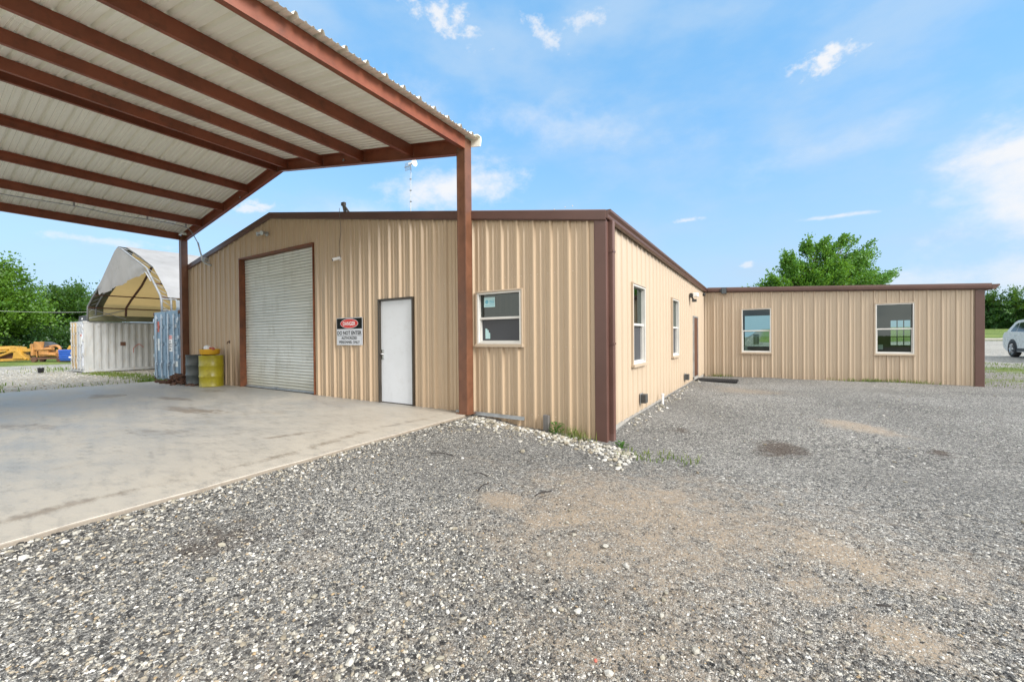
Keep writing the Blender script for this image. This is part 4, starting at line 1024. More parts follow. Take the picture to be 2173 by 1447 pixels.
# ================================================================== GROUND
def hgt(x, y):
    x = np.asarray(x, float); y = np.asarray(y, float)
    z = np.full(x.shape, -.10)
    # near the slab edge and the building corner
    e = x + 4.25 + .0335 * y
    z = -.035 - .075 * np.clip(e / 1.6, 0, 1)
    zc = np.interp(x, [-4.4, -3.4, -2.9, -2.0], [-.035, -.075, -.12, -.215])
    wgt = np.clip(1 - np.abs(y - 5.75) / 1.8, 0, 1) * np.clip((x + 4.6) / .3, 0, 1) * np.clip(1 - (x + 2) / 2.5, 0, 1)
    z = z * (1 - wgt) + zc * wgt
    ys = np.interp(y, [5.6, 7.2, 9, 14, 16.5], [-.21, -.12, -.10, -.10, -.13])
    w2 = np.clip((y - 5.2) / 1.2, 0, 1) * np.clip((x + 4) / .5, 0, 1)
    z = z * (1 - w2) + ys * w2
    rise = np.interp(y, [16.5, 20, 28, 40, 69, 118, 200, 420], [-.13, .02, .24, .32, .5, 2.2, 4.0, 4.6])
    w3 = np.clip((y - 16) / 1, 0, 1) * np.clip((x + 6) / 3, 0, 1)
    z = z * (1 - w3) + rise * w3
    yard = np.interp(x, [-120, -34, -24, -18.5, -17.0, -16.6], [-.2, -.36, -.30, -.22, -.12, -.10])
    w4 = np.clip((-16.4 - x) / .6, 0, 1)
    z = z * (1 - w4) + yard * w4
    und = .012 * np.sin(x * 1.7 + y * .9) + .010 * np.sin(x * .8 - y * 1.6 + 1) + .006 * np.sin(x * 4.1 + 2 * y)
    near = np.clip(np.hypot(x + 2, y - 5.7) / 2, 0, 1)
    z = z + und * np.clip(e / .8, 0, 1) * near
    return z
def grid_lines(segs):
    out = []
    for a, b, s in segs: out += list(np.arange(a, b, s))
    return np.array(sorted(set(np.round(out + [segs[-1][1]], 4))))
gx = grid_lines([(-600, -120, 40), (-120, -50, 5), (-50, -18, .6), (-18, -4.4, .7), (-4.4, 6.5, .09), (6.5, 14, .4), (14, 60, 3), (60, 600, 40)])
gy = grid_lines([(-500, -60, 40), (-60, -2, 4), (-2, .4, .3), (.4, 9, .09), (9, 17, .14), (17, 30, .5), (30, 130, 4), (130, 600, 40)])
X, Y = np.meshgrid(gx, gy); xs, ys = X.ravel(), Y.ravel()
zs = hgt(xs, ys)
inside = (xs > -16.7) & (xs < -4.5 - .03 * ys) & (ys < 5.7) & (ys > -6.9)
inb = (xs > -15.9) & (xs < -2.2) & (ys > 5.9) & (ys < 21.9)
inw = (xs > -2.2) & (xs < 4.9) & (ys > 16.62) & (ys < 21.4)
zs = np.where(inside | inb, -.35, zs); zs = np.where(inw, np.minimum(zs, -.2), zs)
nxg = len(gx); idx = np.arange(len(xs)).reshape(len(gy), nxg)
faces = np.stack([idx[:-1, :-1].ravel(), idx[:-1, 1:].ravel(), idx[1:, 1:].ravel(), idx[1:, :-1].ravel()], 1)
def fnoise(x, y, s, seed, oct=4):
    r = np.random.default_rng(seed); v = np.zeros(np.shape(x)); a = 1; tot = 0
    for o in range(oct):
        for k in range(5):
            th = r.uniform(0, 6.28); f = s * 2 ** o * r.uniform(.7, 1.4); ph = r.uniform(0, 6.28)
            v = v + a * np.sin(f * (x * np.cos(th) + y * np.sin(th)) + ph) / 5
        tot += a; a *= .6
    return v / tot * 1.6
def ell(x, y, cx, cy, a, b, th, soft=.5):
    c, s = math.cos(th), math.sin(th); u = ((x - cx) * c + (y - cy) * s) / a; w = (-(x - cx) * s + (y - cy) * c) / b
    d = np.sqrt(u * u + w * w) + .55 * fnoise(x, y, 3.4, 5, 5)
    return np.clip((1.45 - d) / max(soft, 1.), 0, 1)
# patches read off the photograph as places on the ground: (x, y, half length, half width, heading, strength)
SAND = [(-1.98, 2.97, 0.31, 0.23, -0.07, 0.9), (-1.39, 2.87, 0.38, 0.2, 0.54, 1.0), (-0.77, 3.79, 0.25, 0.22, -0.15, 0.8), (0.36, 3.37, 0.41, 0.21, -0.78, 0.85), (0.2, 2.82, 0.22, 0.18, -0.55, 0.7), (0.54, 2.61, 0.24, 0.27, -0.63, 0.85), (-0.77, 1.76, 0.19, 0.14, -0.18, 0.5), (-0.91, 2.21, 0.24, 0.21, 0.45, 0.5), (-0.27, 2.28, 0.13, 0.17, -0.22, 0.5), (1.23, 8.1, 0.7, 0.38, -0.72, 0.85), (-0.66, 12.24, 1.19, 0.83, -0.41, 0.6), (0.83, 3.35, 0.29, 0.3, -0.54, 0.6), (-2.54, 1.54, 0.3, 0.23, 0.73, 0.45), (-2.95, 3.88, 0.53, 0.28, 0.17, 0.35), (-0.64, 4.43, 0.66, 0.26, 0.12, 0.45)]
STAIN = [(-3.2, 1.32, 0.55, 0.36, 1.0, 0.72), (-2.85, 1.75, 0.3, 0.25, 0.9, 0.5), (0.1, 6.39, 0.34, 0.39, 0.18, 1.0), (1.75, 7.0, 0.14, 0.19, -0.1, 0.9), (-1.21, 6.79, 0.16, 0.2, 0.73, 0.7), (-1.01, 1.56, 0.05, 0.04, 0.24, 0.3), (0.23, 8.09, 0.13, 0.22, -0.26, 0.3), (-2.26, 1.6, 0.11, 0.09, 0.19, 0.3)]
def masks(x, y):
    sand = np.zeros(np.shape(x)); stain = np.zeros(np.shape(x))
    for cx, cy, a, b, th, k in SAND: sand = np.maximum(sand, k * ell(x, y, cx, cy, a, b, th))
    road = np.clip(.55 + .9 * fnoise(x, y, .75, 61, 5), 0, 1) * np.clip((x + 3.2) / 1.5, 0, 1) * np.clip((5.2 - y) / 1.5, 0, 1)
    sand = np.maximum(sand, .82 * road)
    for cx, cy, a, b, th, k in STAIN: stain = np.maximum(stain, .8 * k * ell(x, y, cx, cy, a, b, th))
    return sand, stain
sand, stain = masks(xs, ys)
n_ = fnoise(xs, ys, .9, 3)
yard = np.clip((-16.9 - xs) / .8, 0, 1) * np.clip((60 + xs) / 8, 0, 1)
lot = np.clip((ys - 21) / 3, 0, 1) * np.clip((xs + 1) / 2, 0, 1) * np.clip((66 - ys + (xs - 20) * .3) / 3, 0, 1)
white = np.clip(yard * (.75 + .5 * n_) + lot * (.75 + .3 * fnoise(xs, ys, .4, 8)), 0, 1)
lawn = np.clip((ys - 66 - (xs - 20) * .3) / 3, 0, 1) * np.clip((xs + 3) / 3, 0, 1)
tuft = np.clip(fnoise(xs, ys, .55, 21) * 1.6 - .15, 0, 1)
gr = np.clip((ys - 16.6) / 1.2, 0, 1) * np.clip((xs - 4.9) / .4, 0, 1) * np.clip((23.5 - ys) / 2, 0, 1)
grass = np.maximum(lawn, gr * (.45 + .6 * n_))
grass = np.maximum(grass, np.clip((-40 - xs) / 6, 0, 1) * .9)
grass = np.maximum(grass, yard * tuft * .55)
grass = np.maximum(grass, .8 * ell(xs, ys, -27.5, 6.6, 2.8, .8, 0.15))
grass = np.maximum(grass, np.clip((-24 - ys) / 10, 0, 1))
grass = np.clip(grass, 0, 1)

def ground_mat():
    m, nt, bs = new_mat('gravel_ground')
    g = nt.nodes.new('ShaderNodeNewGeometry'); pos = g.outputs['Position']
    def A(n):
        a = nt.nodes.new('ShaderNodeAttribute'); a.attribute_name = n; return a.outputs['Fac']
    def vor(scale, feature='F1'):
        v = nt.nodes.new('ShaderNodeTexVoronoi'); v.feature = feature; v.inputs['Scale'].default_value = scale
        w = nt.nodes.new('ShaderNodeVectorMath'); w.operation = 'ADD'
        nz = nt.nodes.new('ShaderNodeTexNoise'); nz.inputs['Scale'].default_value = scale * .8; nt.links.new(pos, nz.inputs['Vector'])
        s = nt.nodes.new('ShaderNodeVectorMath'); s.operation = 'SCALE'; s.inputs['Scale'].default_value = .8 / scale
        nt.links.new(nz.outputs['Color'], s.inputs[0]); nt.links.new(pos, w.inputs[0]); nt.links.new(s.outputs[0], w.inputs[1])
        nt.links.new(w.outputs[0], v.inputs['Vector']); return v
    def stones(scale, stops):
        v = vor(scale); r = nt.nodes.new('ShaderNodeValToRGB'); r.color_ramp.interpolation = 'LINEAR'
        sp = nt.nodes.new('ShaderNodeSeparateColor'); nt.links.new(v.outputs['Color'], sp.inputs[0]); nt.links.new(sp.outputs[0], r.inputs[0])
        e = r.color_ramp.elements
        while len(e) < len(stops): e.new(.5)
        for q, (p, c) in zip(e, stops): q.position = p; q.color = rgba(c)
        d = vor(scale, 'DISTANCE_TO_EDGE')
        return r.outputs[0], d.outputs['Distance'], v.outputs['Distance'], sp.outputs[1]
    st = [(0, (.05, .05, .049)), (.22, (.125, .123, .119)), (.5, (.245, .237, .222)), (.73, (.375, .358, .322)), (.89, (.51, .485, .43)), (1, (.68, .66, .62))]
    c1, e1, f1, r1 = stones(125, st); c2, e2, f2, r2 = stones(48, st)
    big = sstep(nt, noise(nt, pos, .8, 4), .45, .62)
    sel = mth(nt, 'GREATER_THAN', mth(nt, 'ADD', r2, mth(nt, 'MULTIPLY', big, .35)), .72)
    c = mixc(nt, sel, c1, c2)
    gap = mth(nt, 'MULTIPLY', sstep(nt, e1, .0, .08), 1.)
    gap2 = sstep(nt, e2, .0, .09)
    gp_ = mixc(nt, sel, gap, gap2)
    c = mixc(nt, gp_, (.04, .037, .033), c)
    ln = sstep(nt, noise(nt, pos, .35, 4), .3, .7, .82, 1.15)
    c = mixc(nt, 1., c, ln, 'MULTIPLY')
    # limestone yard
    cw, ew, fw, rw = stones(22, [(0, (.26, .245, .21)), (.4, (.38, .36, .31)), (.8, (.50, .48, .43)), (1, (.62, .60, .56))])
    c = mixc(nt, A('white'), c, cw)
    # sand washed between the stones
    fine = noise(nt, pos, 120, 3); med = noise(nt, pos, 9, 5, .65)
    sc = mixc(nt, fine, (.325, .255, .182), (.24, .19, .138))
    sf = sstep(nt, mth(nt, 'ADD', A('sand'), mth(nt, 'MULTIPLY', mth(nt, 'SUBTRACT', med, .5), 1.3)), .15, .95)
    holes = sstep(nt, r1, .66, .72)
    c = mixc(nt, mth(nt, 'MULTIPLY', sf, mth(nt, 'SUBTRACT', 1., mth(nt, 'MULTIPLY', holes, .75))), c, sc)
    sm = sstep(nt, mth(nt, 'ADD', A('stain'), mth(nt, 'MULTIPLY', mth(nt, 'SUBTRACT', med, .5), 1.1)), .25, .8)
    c = mixc(nt, mth(nt, 'MULTIPLY', sm, .85), c, mixc(nt, .5, c, (.05, .03, .02), 'MULTIPLY'))
    c = mixc(nt, mth(nt, 'MULTIPLY', sm, .45), c, (.085, .05, .03))
    gc = mixc(nt, noise(nt, pos, 3.5, 6, .7), (.045, .10, .012), (.20, .25, .06))
    gc = mixc(nt, sstep(nt, noise(nt, pos, .22, 3), .45, .7), gc, (.19, .24, .055))
    gf = sstep(nt, mth(nt, 'ADD', A('grass'), mth(nt, 'MULTIPLY', mth(nt, 'SUBTRACT', noise(nt, pos, 5, 5, .7), .5), 1.0)), .35, .65)
    c = mixc(nt, gf, c, gc)
    nt.links.new(c, bs.inputs['Base Color']); bs.inputs['Roughness'].default_value = .9; bs.inputs['Specular IOR Level'].default_value = .25
    h = mth(nt, 'ADD', mth(nt, 'MULTIPLY', f1, -.6), mth(nt, 'MULTIPLY', mth(nt, 'MULTIPLY', sel, f2), -1.2))
    h = mth(nt, 'MULTIPLY', h, mth(nt, 'SUBTRACT', 1., mth(nt, 'MULTIPLY', sf, .8)))
    bump(nt, bs, h, .9, .02)
    return m
gnd = np_mesh('ground', np.stack([xs, ys, zs], 1), faces, ground_mat(), None, True); tag(gnd, kind='structure')
for n, v in (('sand', sand), ('stain', stain), ('white', white), ('grass', grass)): attr(gnd, n, v)

# ------------------------------------------------------------------ slab
sgx = np.linspace(0, 1, 130); sgy = np.arange(-7.0, 5.84, .1)
vs = []
for y in sgy:
    xr = -4.258 - .0325 * y + .006 * math.sin(y * 5) + .004 * math.sin(y * 13)
    vs += [(-16.85 + (xr + 16.85) * (1 - (1 - t) ** 1.0), y, 0) for t in sgx]
vs = np.array(vs); kx = len(sgx); idx = np.arange(len(vs)).reshape(len(sgy), kx)
fs = np.stack([idx[:-1, :-1].ravel(), idx[:-1, 1:].ravel(), idx[1:, 1:].ravel(), idx[1:, :-1].ravel()], 1)
edge = list(idx[:, -1]) ; base = len(vs); ext = []
ring = [i for i in idx[0, :]] + [i for i in idx[1:, -1]] + [i for i in idx[-1, -2::-1]] + [i for i in idx[-2:0:-1, 0]]
vs2 = np.concatenate([vs, vs[ring] + np.array([0, 0, -.012]) + np.where((vs[ring][:, :1] > -6), np.array([[.008, 0, 0]]), 0), vs[ring] + np.array([.008, 0, -.25])]); nr = len(ring)
side = [(ring[i], ring[(i + 1) % nr], base + (i + 1) % nr, base + i) for i in range(nr)] + [(base + i, base + (i + 1) % nr, base + nr + (i + 1) % nr, base + nr + i) for i in range(nr)]
fs2 = np.concatenate([fs, np.array(side)])
def slab_mat():
    m, nt, bs = new_mat('stained_concrete')
    g = nt.nodes.new('ShaderNodeNewGeometry'); pos = g.outputs['Position']
    def A(n):
        a = nt.nodes.new('ShaderNodeAttribute'); a.attribute_name = n; return a.outputs['Fac']
    st = nt.nodes.new('ShaderNodeMapping'); st.inputs['Scale'].default_value = (1.0, 2.2, 1); st.inputs['Rotation'].default_value = (0, 0, .5); nt.links.new(pos, st.inputs[0])
    n1 = noise(nt, st.outputs[0], .7, 9, .68); n2 = noise(nt, st.outputs[0], 3.0, 10, .75); n3 = noise(nt, pos, 60, 3)
    c = mixc(nt, sstep(nt, n1, .35, .68), (.42, .395, .35), (.32, .318, .305))
    c = mixc(nt, A('cream'), c, mixc(nt, n2, (.46, .415, .345), (.39, .352, .295)))
    c = mixc(nt, mth(nt, 'MULTIPLY', sstep(nt, n2, .48, .66), .45), c, (.23, .215, .19))
    c = mixc(nt, mth(nt, 'MULTIPLY', sstep(nt, noise(nt, st.outputs[0], 2.9, 8, .75), .56, .70), .5), c, (.17, .16, .15))
    c = mixc(nt, mth(nt, 'MULTIPLY', sstep(nt, noise(nt, pos, 1.1, 8, .7), .57, .75), .35), c, (.33, .25, .16))
    dm = sstep(nt, mth(nt, 'ADD', A('dirt'), mth(nt, 'MULTIPLY', mth(nt, 'SUBTRACT', n2, .5), 1.6)), .35, .9)
    c = mixc(nt, mth(nt, 'MULTIPLY', dm, .75), c, (.19, .15, .11))
    c = mixc(nt, mth(nt, 'MULTIPLY', mth(nt, 'SUBTRACT', n3, .5), .35), c, (.6, .58, .52))
    nt.links.new(c, bs.inputs['Base Color'])
    nt.links.new(sstep(nt, mth(nt, 'ADD', mth(nt, 'MULTIPLY', n1, .5), mth(nt, 'MULTIPLY', n2, .5)), .38, .62, .72, .42), bs.inputs['Roughness'])
    bump(nt, bs, mth(nt, 'ADD', noise(nt, pos, 25, 5), mth(nt, 'MULTIPLY', n2, .6)), .12, .02)
    return m
slab = np_mesh('slab', vs2, fs2, slab_mat()); tag(slab, kind='structure')
sx_, sy_ = vs2[:, 0], vs2[:, 1]; eR = -4.258 - .0325 * sy_ - sx_
attr(slab, 'cream', np.clip(1.0 - np.clip(eR, 0, 9) / np.interp(sy_, [-7, 0, 6], [1.5, 2.2, 4.5]) + .35 * fnoise(sx_, sy_, 1.0, 4), 0, 1))
dd = np.exp(-((eR - .42 - .08 * np.sin(sy_ * 2)) / .13) ** 2) * (.75 + .5 * fnoise(sx_, sy_, 2.2, 6))
for cx, cy, a, b, th, k in ((-9.3, 3.3, 1.0, .25, .2, .9), (-11.5, 3.8, .9, .18, .1, .8), (-7.5, 2.3, .8, .25, .4, .6), (-12.3, 4.9, .8, .3, 0, .7), (-9.8, 1.4, .9, .3, .3, .6), (-13.6, 3.1, .7, .16, 0, 1.), (-5.6, 3.2, .5, .12, 1.2, .7)):
    dd = np.maximum(dd, k * ell(sx_, sy_, cx, cy, a, b, th, .8))
dd = np.where(vs2[:, 2] < -.005, 1.6, dd)   # grime on the exposed slab edge
attr(slab, 'dirt', np.clip(dd, 0, 1.6))
cov = MB(); cov.lathe([(0, .006), (.33, .006), (.34, .0)], (-13.35, 3.15, .0), 32)
tag(cov.build('manhole_cover', M['concrete_foot']), 'round drain cover set in the far part of the slab', 'drain cover')

# ------------------------------------------------------------------ loose stone
def ico():
    t = (1 + 5 ** .5) / 2
    v = np.array([(-1, t, 0), (1, t, 0), (-1, -t, 0), (1, -t, 0), (0, -1, t), (0, 1, t), (0, -1, -t), (0, 1, -t), (t, 0, -1), (t, 0, 1), (-t, 0, -1), (-t, 0, 1)], float)
    f = np.array([(0, 11, 5), (0, 5, 1), (0, 1, 7), (0, 7, 10), (0, 10, 11), (1, 5, 9), (5, 11, 4), (11, 10, 2), (10, 7, 6), (7, 1, 8), (3, 9, 4), (3, 4, 2), (3, 2, 6), (3, 6, 8), (3, 8, 9), (4, 9, 5), (2, 4, 11), (6, 2, 10), (8, 6, 7), (9, 8, 1)])
    return v / np.linalg.norm(v[0]), f
IV, IF = ico()
def stone_mesh(name, x, y, z, size, mat):
    n = len(x); V = IV[None] * rng.uniform(.72, 1.2, (n, 12, 1))
    sc = np.stack([rng.uniform(.8, 1.35, n), rng.uniform(.6, 1., n), rng.uniform(.35, .7, n)], 1) * size[:, None] / 2
    V = V * sc[:, None]
    a = rng.uniform(0, 6.28, n); b = rng.normal(0, .25, n)
    ca, sa_ = np.cos(a)[:, None], np.sin(a)[:, None]; cb_, sb = np.cos(b)[:, None], np.sin(b)[:, None]
    X_, Y_, Z_ = V[..., 0], V[..., 1], V[..., 2]
    Y2 = Y_ * cb_ - Z_ * sb; Z2 = Y_ * sb + Z_ * cb_
    X3 = X_ * ca - Y2 * sa_; Y3 = X_ * sa_ + Y2 * ca
    P_ = np.stack([X3 + x[:, None], Y3 + y[:, None], Z2 + z[:, None]], -1).reshape(-1, 3)
    F = (IF[None] + (np.arange(n) * 12)[:, None, None]).reshape(-1, 3)
    return np_mesh(name, P_, F, mat)
def stone_mat(name, stops):
    m, nt, bs = new_mat(name)
    g = nt.nodes.new('ShaderNodeNewGeometry'); r = nt.nodes.new('ShaderNodeValToRGB'); nt.links.new(g.outputs['Random Per Island'], r.inputs[0])
    e = r.color_ramp.elements
    while len(e) < len(stops): e.new(.5)
    for q, (p, c) in zip(e, stops): q.position = p; q.color = rgba(c)
    n1 = noise(nt, g.outputs['Position'], 60, 4)
    c = mixc(nt, sstep(nt, n1, .3, .7), mixc(nt, .35, r.outputs[0], (.3, .26, .2), 'MULTIPLY'), r.outputs[0])
    nt.links.new(c, bs.inputs['Base Color']); bs.inputs['Roughness'].default_value = .8; bs.inputs['Specular IOR Level'].default_value = .3
    return m
gm = stone_mat('mixed_gravel', [(0, (.026, .025, .025)), (.28, (.068, .066, .063)), (.48, (.145, .139, .127)), (.64, (.255, .235, .198)), (.75, (.35, .30, .225)), (.775, (.37, .26, .14)), (.80, (.43, .395, .325)), (.92, (.58, .55, .48)), (1, (.73, .71, .67))])
wm = stone_mat('white_rock', [(0, (.24, .20, .145)), (.3, (.34, .31, .24)), (.65, (.44, .42, .37)), (1, (.60, .585, .55))])
def ok(x, y):
    o_ = (x > -4.24 - .0325 * y) | (y > 5.85)
    o_ &= ~((x < -1.95) & (y > 5.70)); o_ &= ~((y > 16.4) & (x < 5.05))
    return o_
# visible gravel: density falls with distance, stone size follows coarse patches
Nn = 260000
d = .9 * (13. / .9) ** rng.uniform(0, 1, Nn); th = rng.uniform(R(-90), R(42), Nn)   # bearing from +y, towards +x
x = d * np.sin(th); y = d * np.cos(th)
k = ok(x, y) & (y > -1.2); x, y, d = x[k], y[k], d[k]
sa1, st1 = masks(x, y)
eR_ = x + 4.25 + .0335 * y
near_edge = np.clip(1 - eR_ / 1.7, 0, 1) * (y < 5.0)
co = np.clip(.25 + .9 * fnoise(x, y, .9, 31), 0, 1) * np.clip((5.5 - y) / 2, .15, 1)
co = np.clip(co + near_edge + .6 * np.clip(1 - np.hypot(x + 2.2, y - .9) / 1.6, 0, 1) + .5 * np.clip(1 - np.hypot(x - 1.6, y - 2.4) / 1.0, 0, 1), 0, 1)
keep = (rng.uniform(0, 1, len(x)) < .22 + .78 * co) & (rng.uniform(0, 1, len(x)) > np.clip(sa1 * 1.25, 0, .93)) & (rng.uniform(0, 1, len(x)) > .5 * np.clip(st1 * 1.4, 0, 1))
x, y, d, co, near_edge = x[keep], y[keep], d[keep], co[keep], near_edge[keep]
size = .005 + .006 * rng.uniform(0, 1, len(x)) + .019 * co * rng.uniform(0, 1, len(x)) ** 2.8 + .014 * near_edge * rng.uniform(0, 1, len(x)) ** 2
size = size * np.clip(d / 6, 1, 1.7)
g1 = stone_mesh('gravel', x, y, hgt(x, y) + size * .08, size, gm); tag(g1, 'mixed grey and tan gravel spread over the driveway', 'gravel', kind='stuff')
# larger pale stones
Nn = 5200; d = 1.2 * (16 / 1.2) ** rng.uniform(0, 1, Nn); th = rng.uniform(R(-90), R(50), Nn); x, y = d * np.sin(th), d * np.cos(th)
k = ok(x, y) & (y > -1.2); x, y = x[k], y[k]
pr = .22 + .6 * np.clip(fnoise(x, y, .7, 77), 0, 1) + np.clip(1 - (x + 4.25 + .0335 * y) / .5, 0, 1) * (y < 5.7)
sa1, st1 = masks(x, y); pr = pr * (1 - .6 * sa1)
for cx, cy, rad, kk in ((2.2, 1.9, .9, 1.2), (2.9, 3.0, 1.2, .8), (-1.2, 1.5, .9, .5)): pr += kk * np.clip(1 - np.hypot(x - cx, y - cy) / rad, 0, 1)
k = rng.uniform(0, 1, len(x)) < pr; x, y = x[k], y[k]
size = .016 + .036 * rng.uniform(0, 1, len(x)) ** 3.5
# rock spill along the gable foot
n2 = 900; t = rng.uniform(0, 1, n2)
rx = -4.3 + 2.9 * t; ry = np.where(rx < -1.95, 5.62, 5.62 - (rx + 1.95) * .9) - np.abs(rng.normal(0, 1, n2)) * np.interp(t, [0, .25, .6, 1], [.22, .30, .34, .40])
rs = .018 + .075 * rng.uniform(0, 1, n2) ** 2.3
kk = ry < 5.70; rx, ry, rs = rx[kk], ry[kk], rs[kk]
ne = 420; ey = rng.uniform(-.6, 5.4, ne); ex = -4.235 - .0325 * ey + np.abs(rng.normal(0, .16, ne)); es = .015 + .04 * rng.uniform(0, 1, ne) ** 2.5
x = np.concatenate([x, ex]); y = np.concatenate([y, ey]); size = np.concatenate([size, es])
n3 = 130; sx3 = XS + .06 + np.abs(rng.normal(0, .14, n3)); sy3 = rng.uniform(6.3, 14.5, n3); ss3 = .03 + .05 * rng.uniform(0, 1, n3) ** 2
x = np.concatenate([x, rx, sx3]); y = np.concatenate([y, ry, sy3]); size = np.concatenate([size, rs, ss3])
g2 = stone_mesh('pale_rocks', x, y, hgt(x, y) + size * .16, size, wm); tag(g2, 'loose white limestone rocks along the gable foot and over the gravel', 'rocks', kind='stuff')
# limestone in the yard by the containers
n4 = 5000; x = rng.uniform(-38, -16.95, n4); y = rng.uniform(-4, 9, n4); k = ~((x > -32.5) & (x < -29.9) & (y > 6.1)) & ~((x > -20.3) & (x < -17.7) & (y > 6)); x, y = x[k], y[k]
size = .035 + .06 * rng.uniform(0, 1, len(x)) ** 2
g3 = stone_mesh('limestone', x, y, hgt(x, y) + size * .05, size, wm); tag(g3, 'crushed white limestone covering the yard beside the slab', 'gravel', kind='stuff')

# ------------------------------------------------------------------ grass and weeds
def blades(name, x, y, h, mat, label, wd=.006, spread=.6):
    n = len(x); z = hgt(x, y); a = rng.uniform(0, 6.28, n); ln = rng.uniform(.1, spread, n) * h
    dx, dy = np.cos(a), np.sin(a); px, py = -dy * wd, dx * wd
    b0 = np.stack([x - px, y - py, z], 1); b1 = np.stack([x + px, y + py, z], 1)
    m0 = np.stack([x - px * .8 + dx * ln * .35, y - py * .8 + dy * ln * .35, z + h * .6], 1); m1 = np.stack([x + px * .8 + dx * ln * .35, y + py * .8 + dy * ln * .35, z + h * .6], 1)
    tt = np.stack([x + dx * ln - px * .1, y + dy * ln - py * .1, z + h], 1); t2 = np.stack([x + dx * ln + px * .1, y + dy * ln + py * .1, z + h], 1)
    V = np.stack([b0, b1, m1, m0, t2, tt], 1).reshape(-1, 3); i = np.arange(n)[:, None] * 6
    F = np.concatenate([i + np.array([[0, 1, 2, 3]]), i + np.array([[3, 2, 4, 5]])])
    o_ = np_mesh(name, V, F, mat); tag(o_, label, 'grass', kind='stuff'); return o_
n = 5200; x = rng.uniform(5.0, 11, n); y = rng.uniform(16.4, 24, n); k = fnoise(x, y, .9, 3) + rng.uniform(-.5, .5, n) > .05; x, y = x[k], y[k]
blades('grass', x, y, rng.uniform(.02, .07, len(x)), M['grass'], 'patchy short grass on the gravel behind the wing corner', .008)
n = 14000; x = rng.uniform(-44, -17, n); y = rng.uniform(-6, 10, n); k = (fnoise(x, y, .55, 21) * 1.6 + rng.uniform(-.6, .6, n) > .8) & ~((x > -32.6) & (x < -29.8) & (y > 6)) & ~((x > -20.4) & (x < -17.6) & (y > 6)); x, y = x[k], y[k]
x = np.concatenate([x, rng.normal(-18.9, .7, 900), rng.uniform(-29.8, -21, 1500), rng.uniform(-17.2, -16.95, 200)]); y = np.concatenate([y, 5.75 + rng.normal(0, .12, 900), 6.6 + rng.normal(0, .35, 1500), rng.uniform(2, 5.6, 200)])
hh = rng.uniform(.05, .17, len(x)); hh[-1700:] *= .6
blades('grass', x, y, hh, M['grass'], 'tufts of grass growing through the yard limestone', .012)
n = 1500; x = rng.uniform(-1.9, 4.9, n); y = 16.43 - np.abs(rng.normal(0, .05, n)); k = fnoise(x, y, 1.6, 9) + rng.uniform(-.4, .4, n) > .35; x, y = x[k], y[k]
x = np.concatenate([x, rng.normal(-2.42, .13, 90), rng.uniform(-1.6, -.7, 120)]); y = np.concatenate([y, 5.60 + rng.normal(0, .05, 90), 5.45 - .55 * rng.uniform(0, 1, 120)])
hh = np.where(y < 8, rng.uniform(.04, .2, len(x)), rng.uniform(.03, .13, len(x)))
hh[-120:] *= .45
blades('grass', x, y, hh, M['grass'], 'thin grass sprouting along the wall bottoms', .006, .8)
def weed(c, n, h, label):
    vs = []; fs = []
    for i in range(n):
        a = random.uniform(0, 6.28); l = random.uniform(.4, 1) * h
        p = Vector(c) + Vector((math.cos(a), math.sin(a), 0)) * random.uniform(0, .5) * h + Vector((0, 0, random.uniform(.1, .9) * h * (1 - .3 * random.random())))
        q = Vector((math.cos(a), math.sin(a), random.uniform(-.2, .6))).normalized(); s = q.cross(Vector((0, 0, 1))).normalized()
        L = .055 + .03 * random.random(); b = len(vs)
        vs += [p, p + q * L * .5 + s * L * .28, p + q * L, p + q * L * .5 - s * L * .28]; fs.append((b, b + 1, b + 2, b + 3))
    r = thing('weed', label, 'weed', c)
    np_mesh('leaves', [tuple(v) for v in vs], fs, M['weed'], r)
    mb = MB()
    for k in range(6):
        a = k * 1.1; mb.tube([c, Vector(c) + Vector((math.cos(a) * .3 * h, math.sin(a) * .3 * h, h * .85))], .003, 5)
    mb.build('stem', M['weed'], r)
weed((-2.75, 5.62, -.15), 46, .2, 'leafy green weed among the white rocks beside the wooden stake')
weed((-1.72, 5.55, -.22), 30, .10, 'low green weed at the foot of the brown downspout')
rs_ = MB(); rs_.lathe([(0, .012), (.005, .011), (.008, .006), (.006, .0), (0, 0)], (-.65, 1.70, float(hgt(-.65, 1.70)) + .008), 10)
tag(rs_.build('bottle_cap', M['faded_red']), 'tiny red cap lying on the gravel near the viewer', 'cap')
tw = [((-3.46, 3.64), (-3.19, 3.75), (-3.38, 3.73), 'straight dark twig near the slab edge, farthest left of the twigs'), ((-2.62, 3.4), (-2.45, 3.4), (-2.56, 3.43), 'short dark twig in the gravel ahead of the gable window'), ((-2.27, 3.01), (-2.31, 3.23), (-2.32, 3.14), 'bent dark twig at the edge of the small sand patch'), ((-1.76, 3.16), (-1.68, 3.33), (-1.75, 3.24), 'curled dark twig beside the round sand patch'), ((0.46, 2.78), (0.52, 2.81), (0.49, 2.79), 'thin straight twig on the sandy track at right')]
for (a, b, c_, lab) in tw:
    mb = MB(); A_ = Vector((*a, float(hgt(*a)) + .03)); B_ = Vector((*b, float(hgt(*b)) + .03)); C_ = Vector((*c_, float(hgt(*c_)) + .035))
    mb.tube(smooth_pts([A_, C_, B_], 4), .006, 6); tag(mb.build('twig', M['twig']), lab, 'twig', 'dark twigs on the gravel')

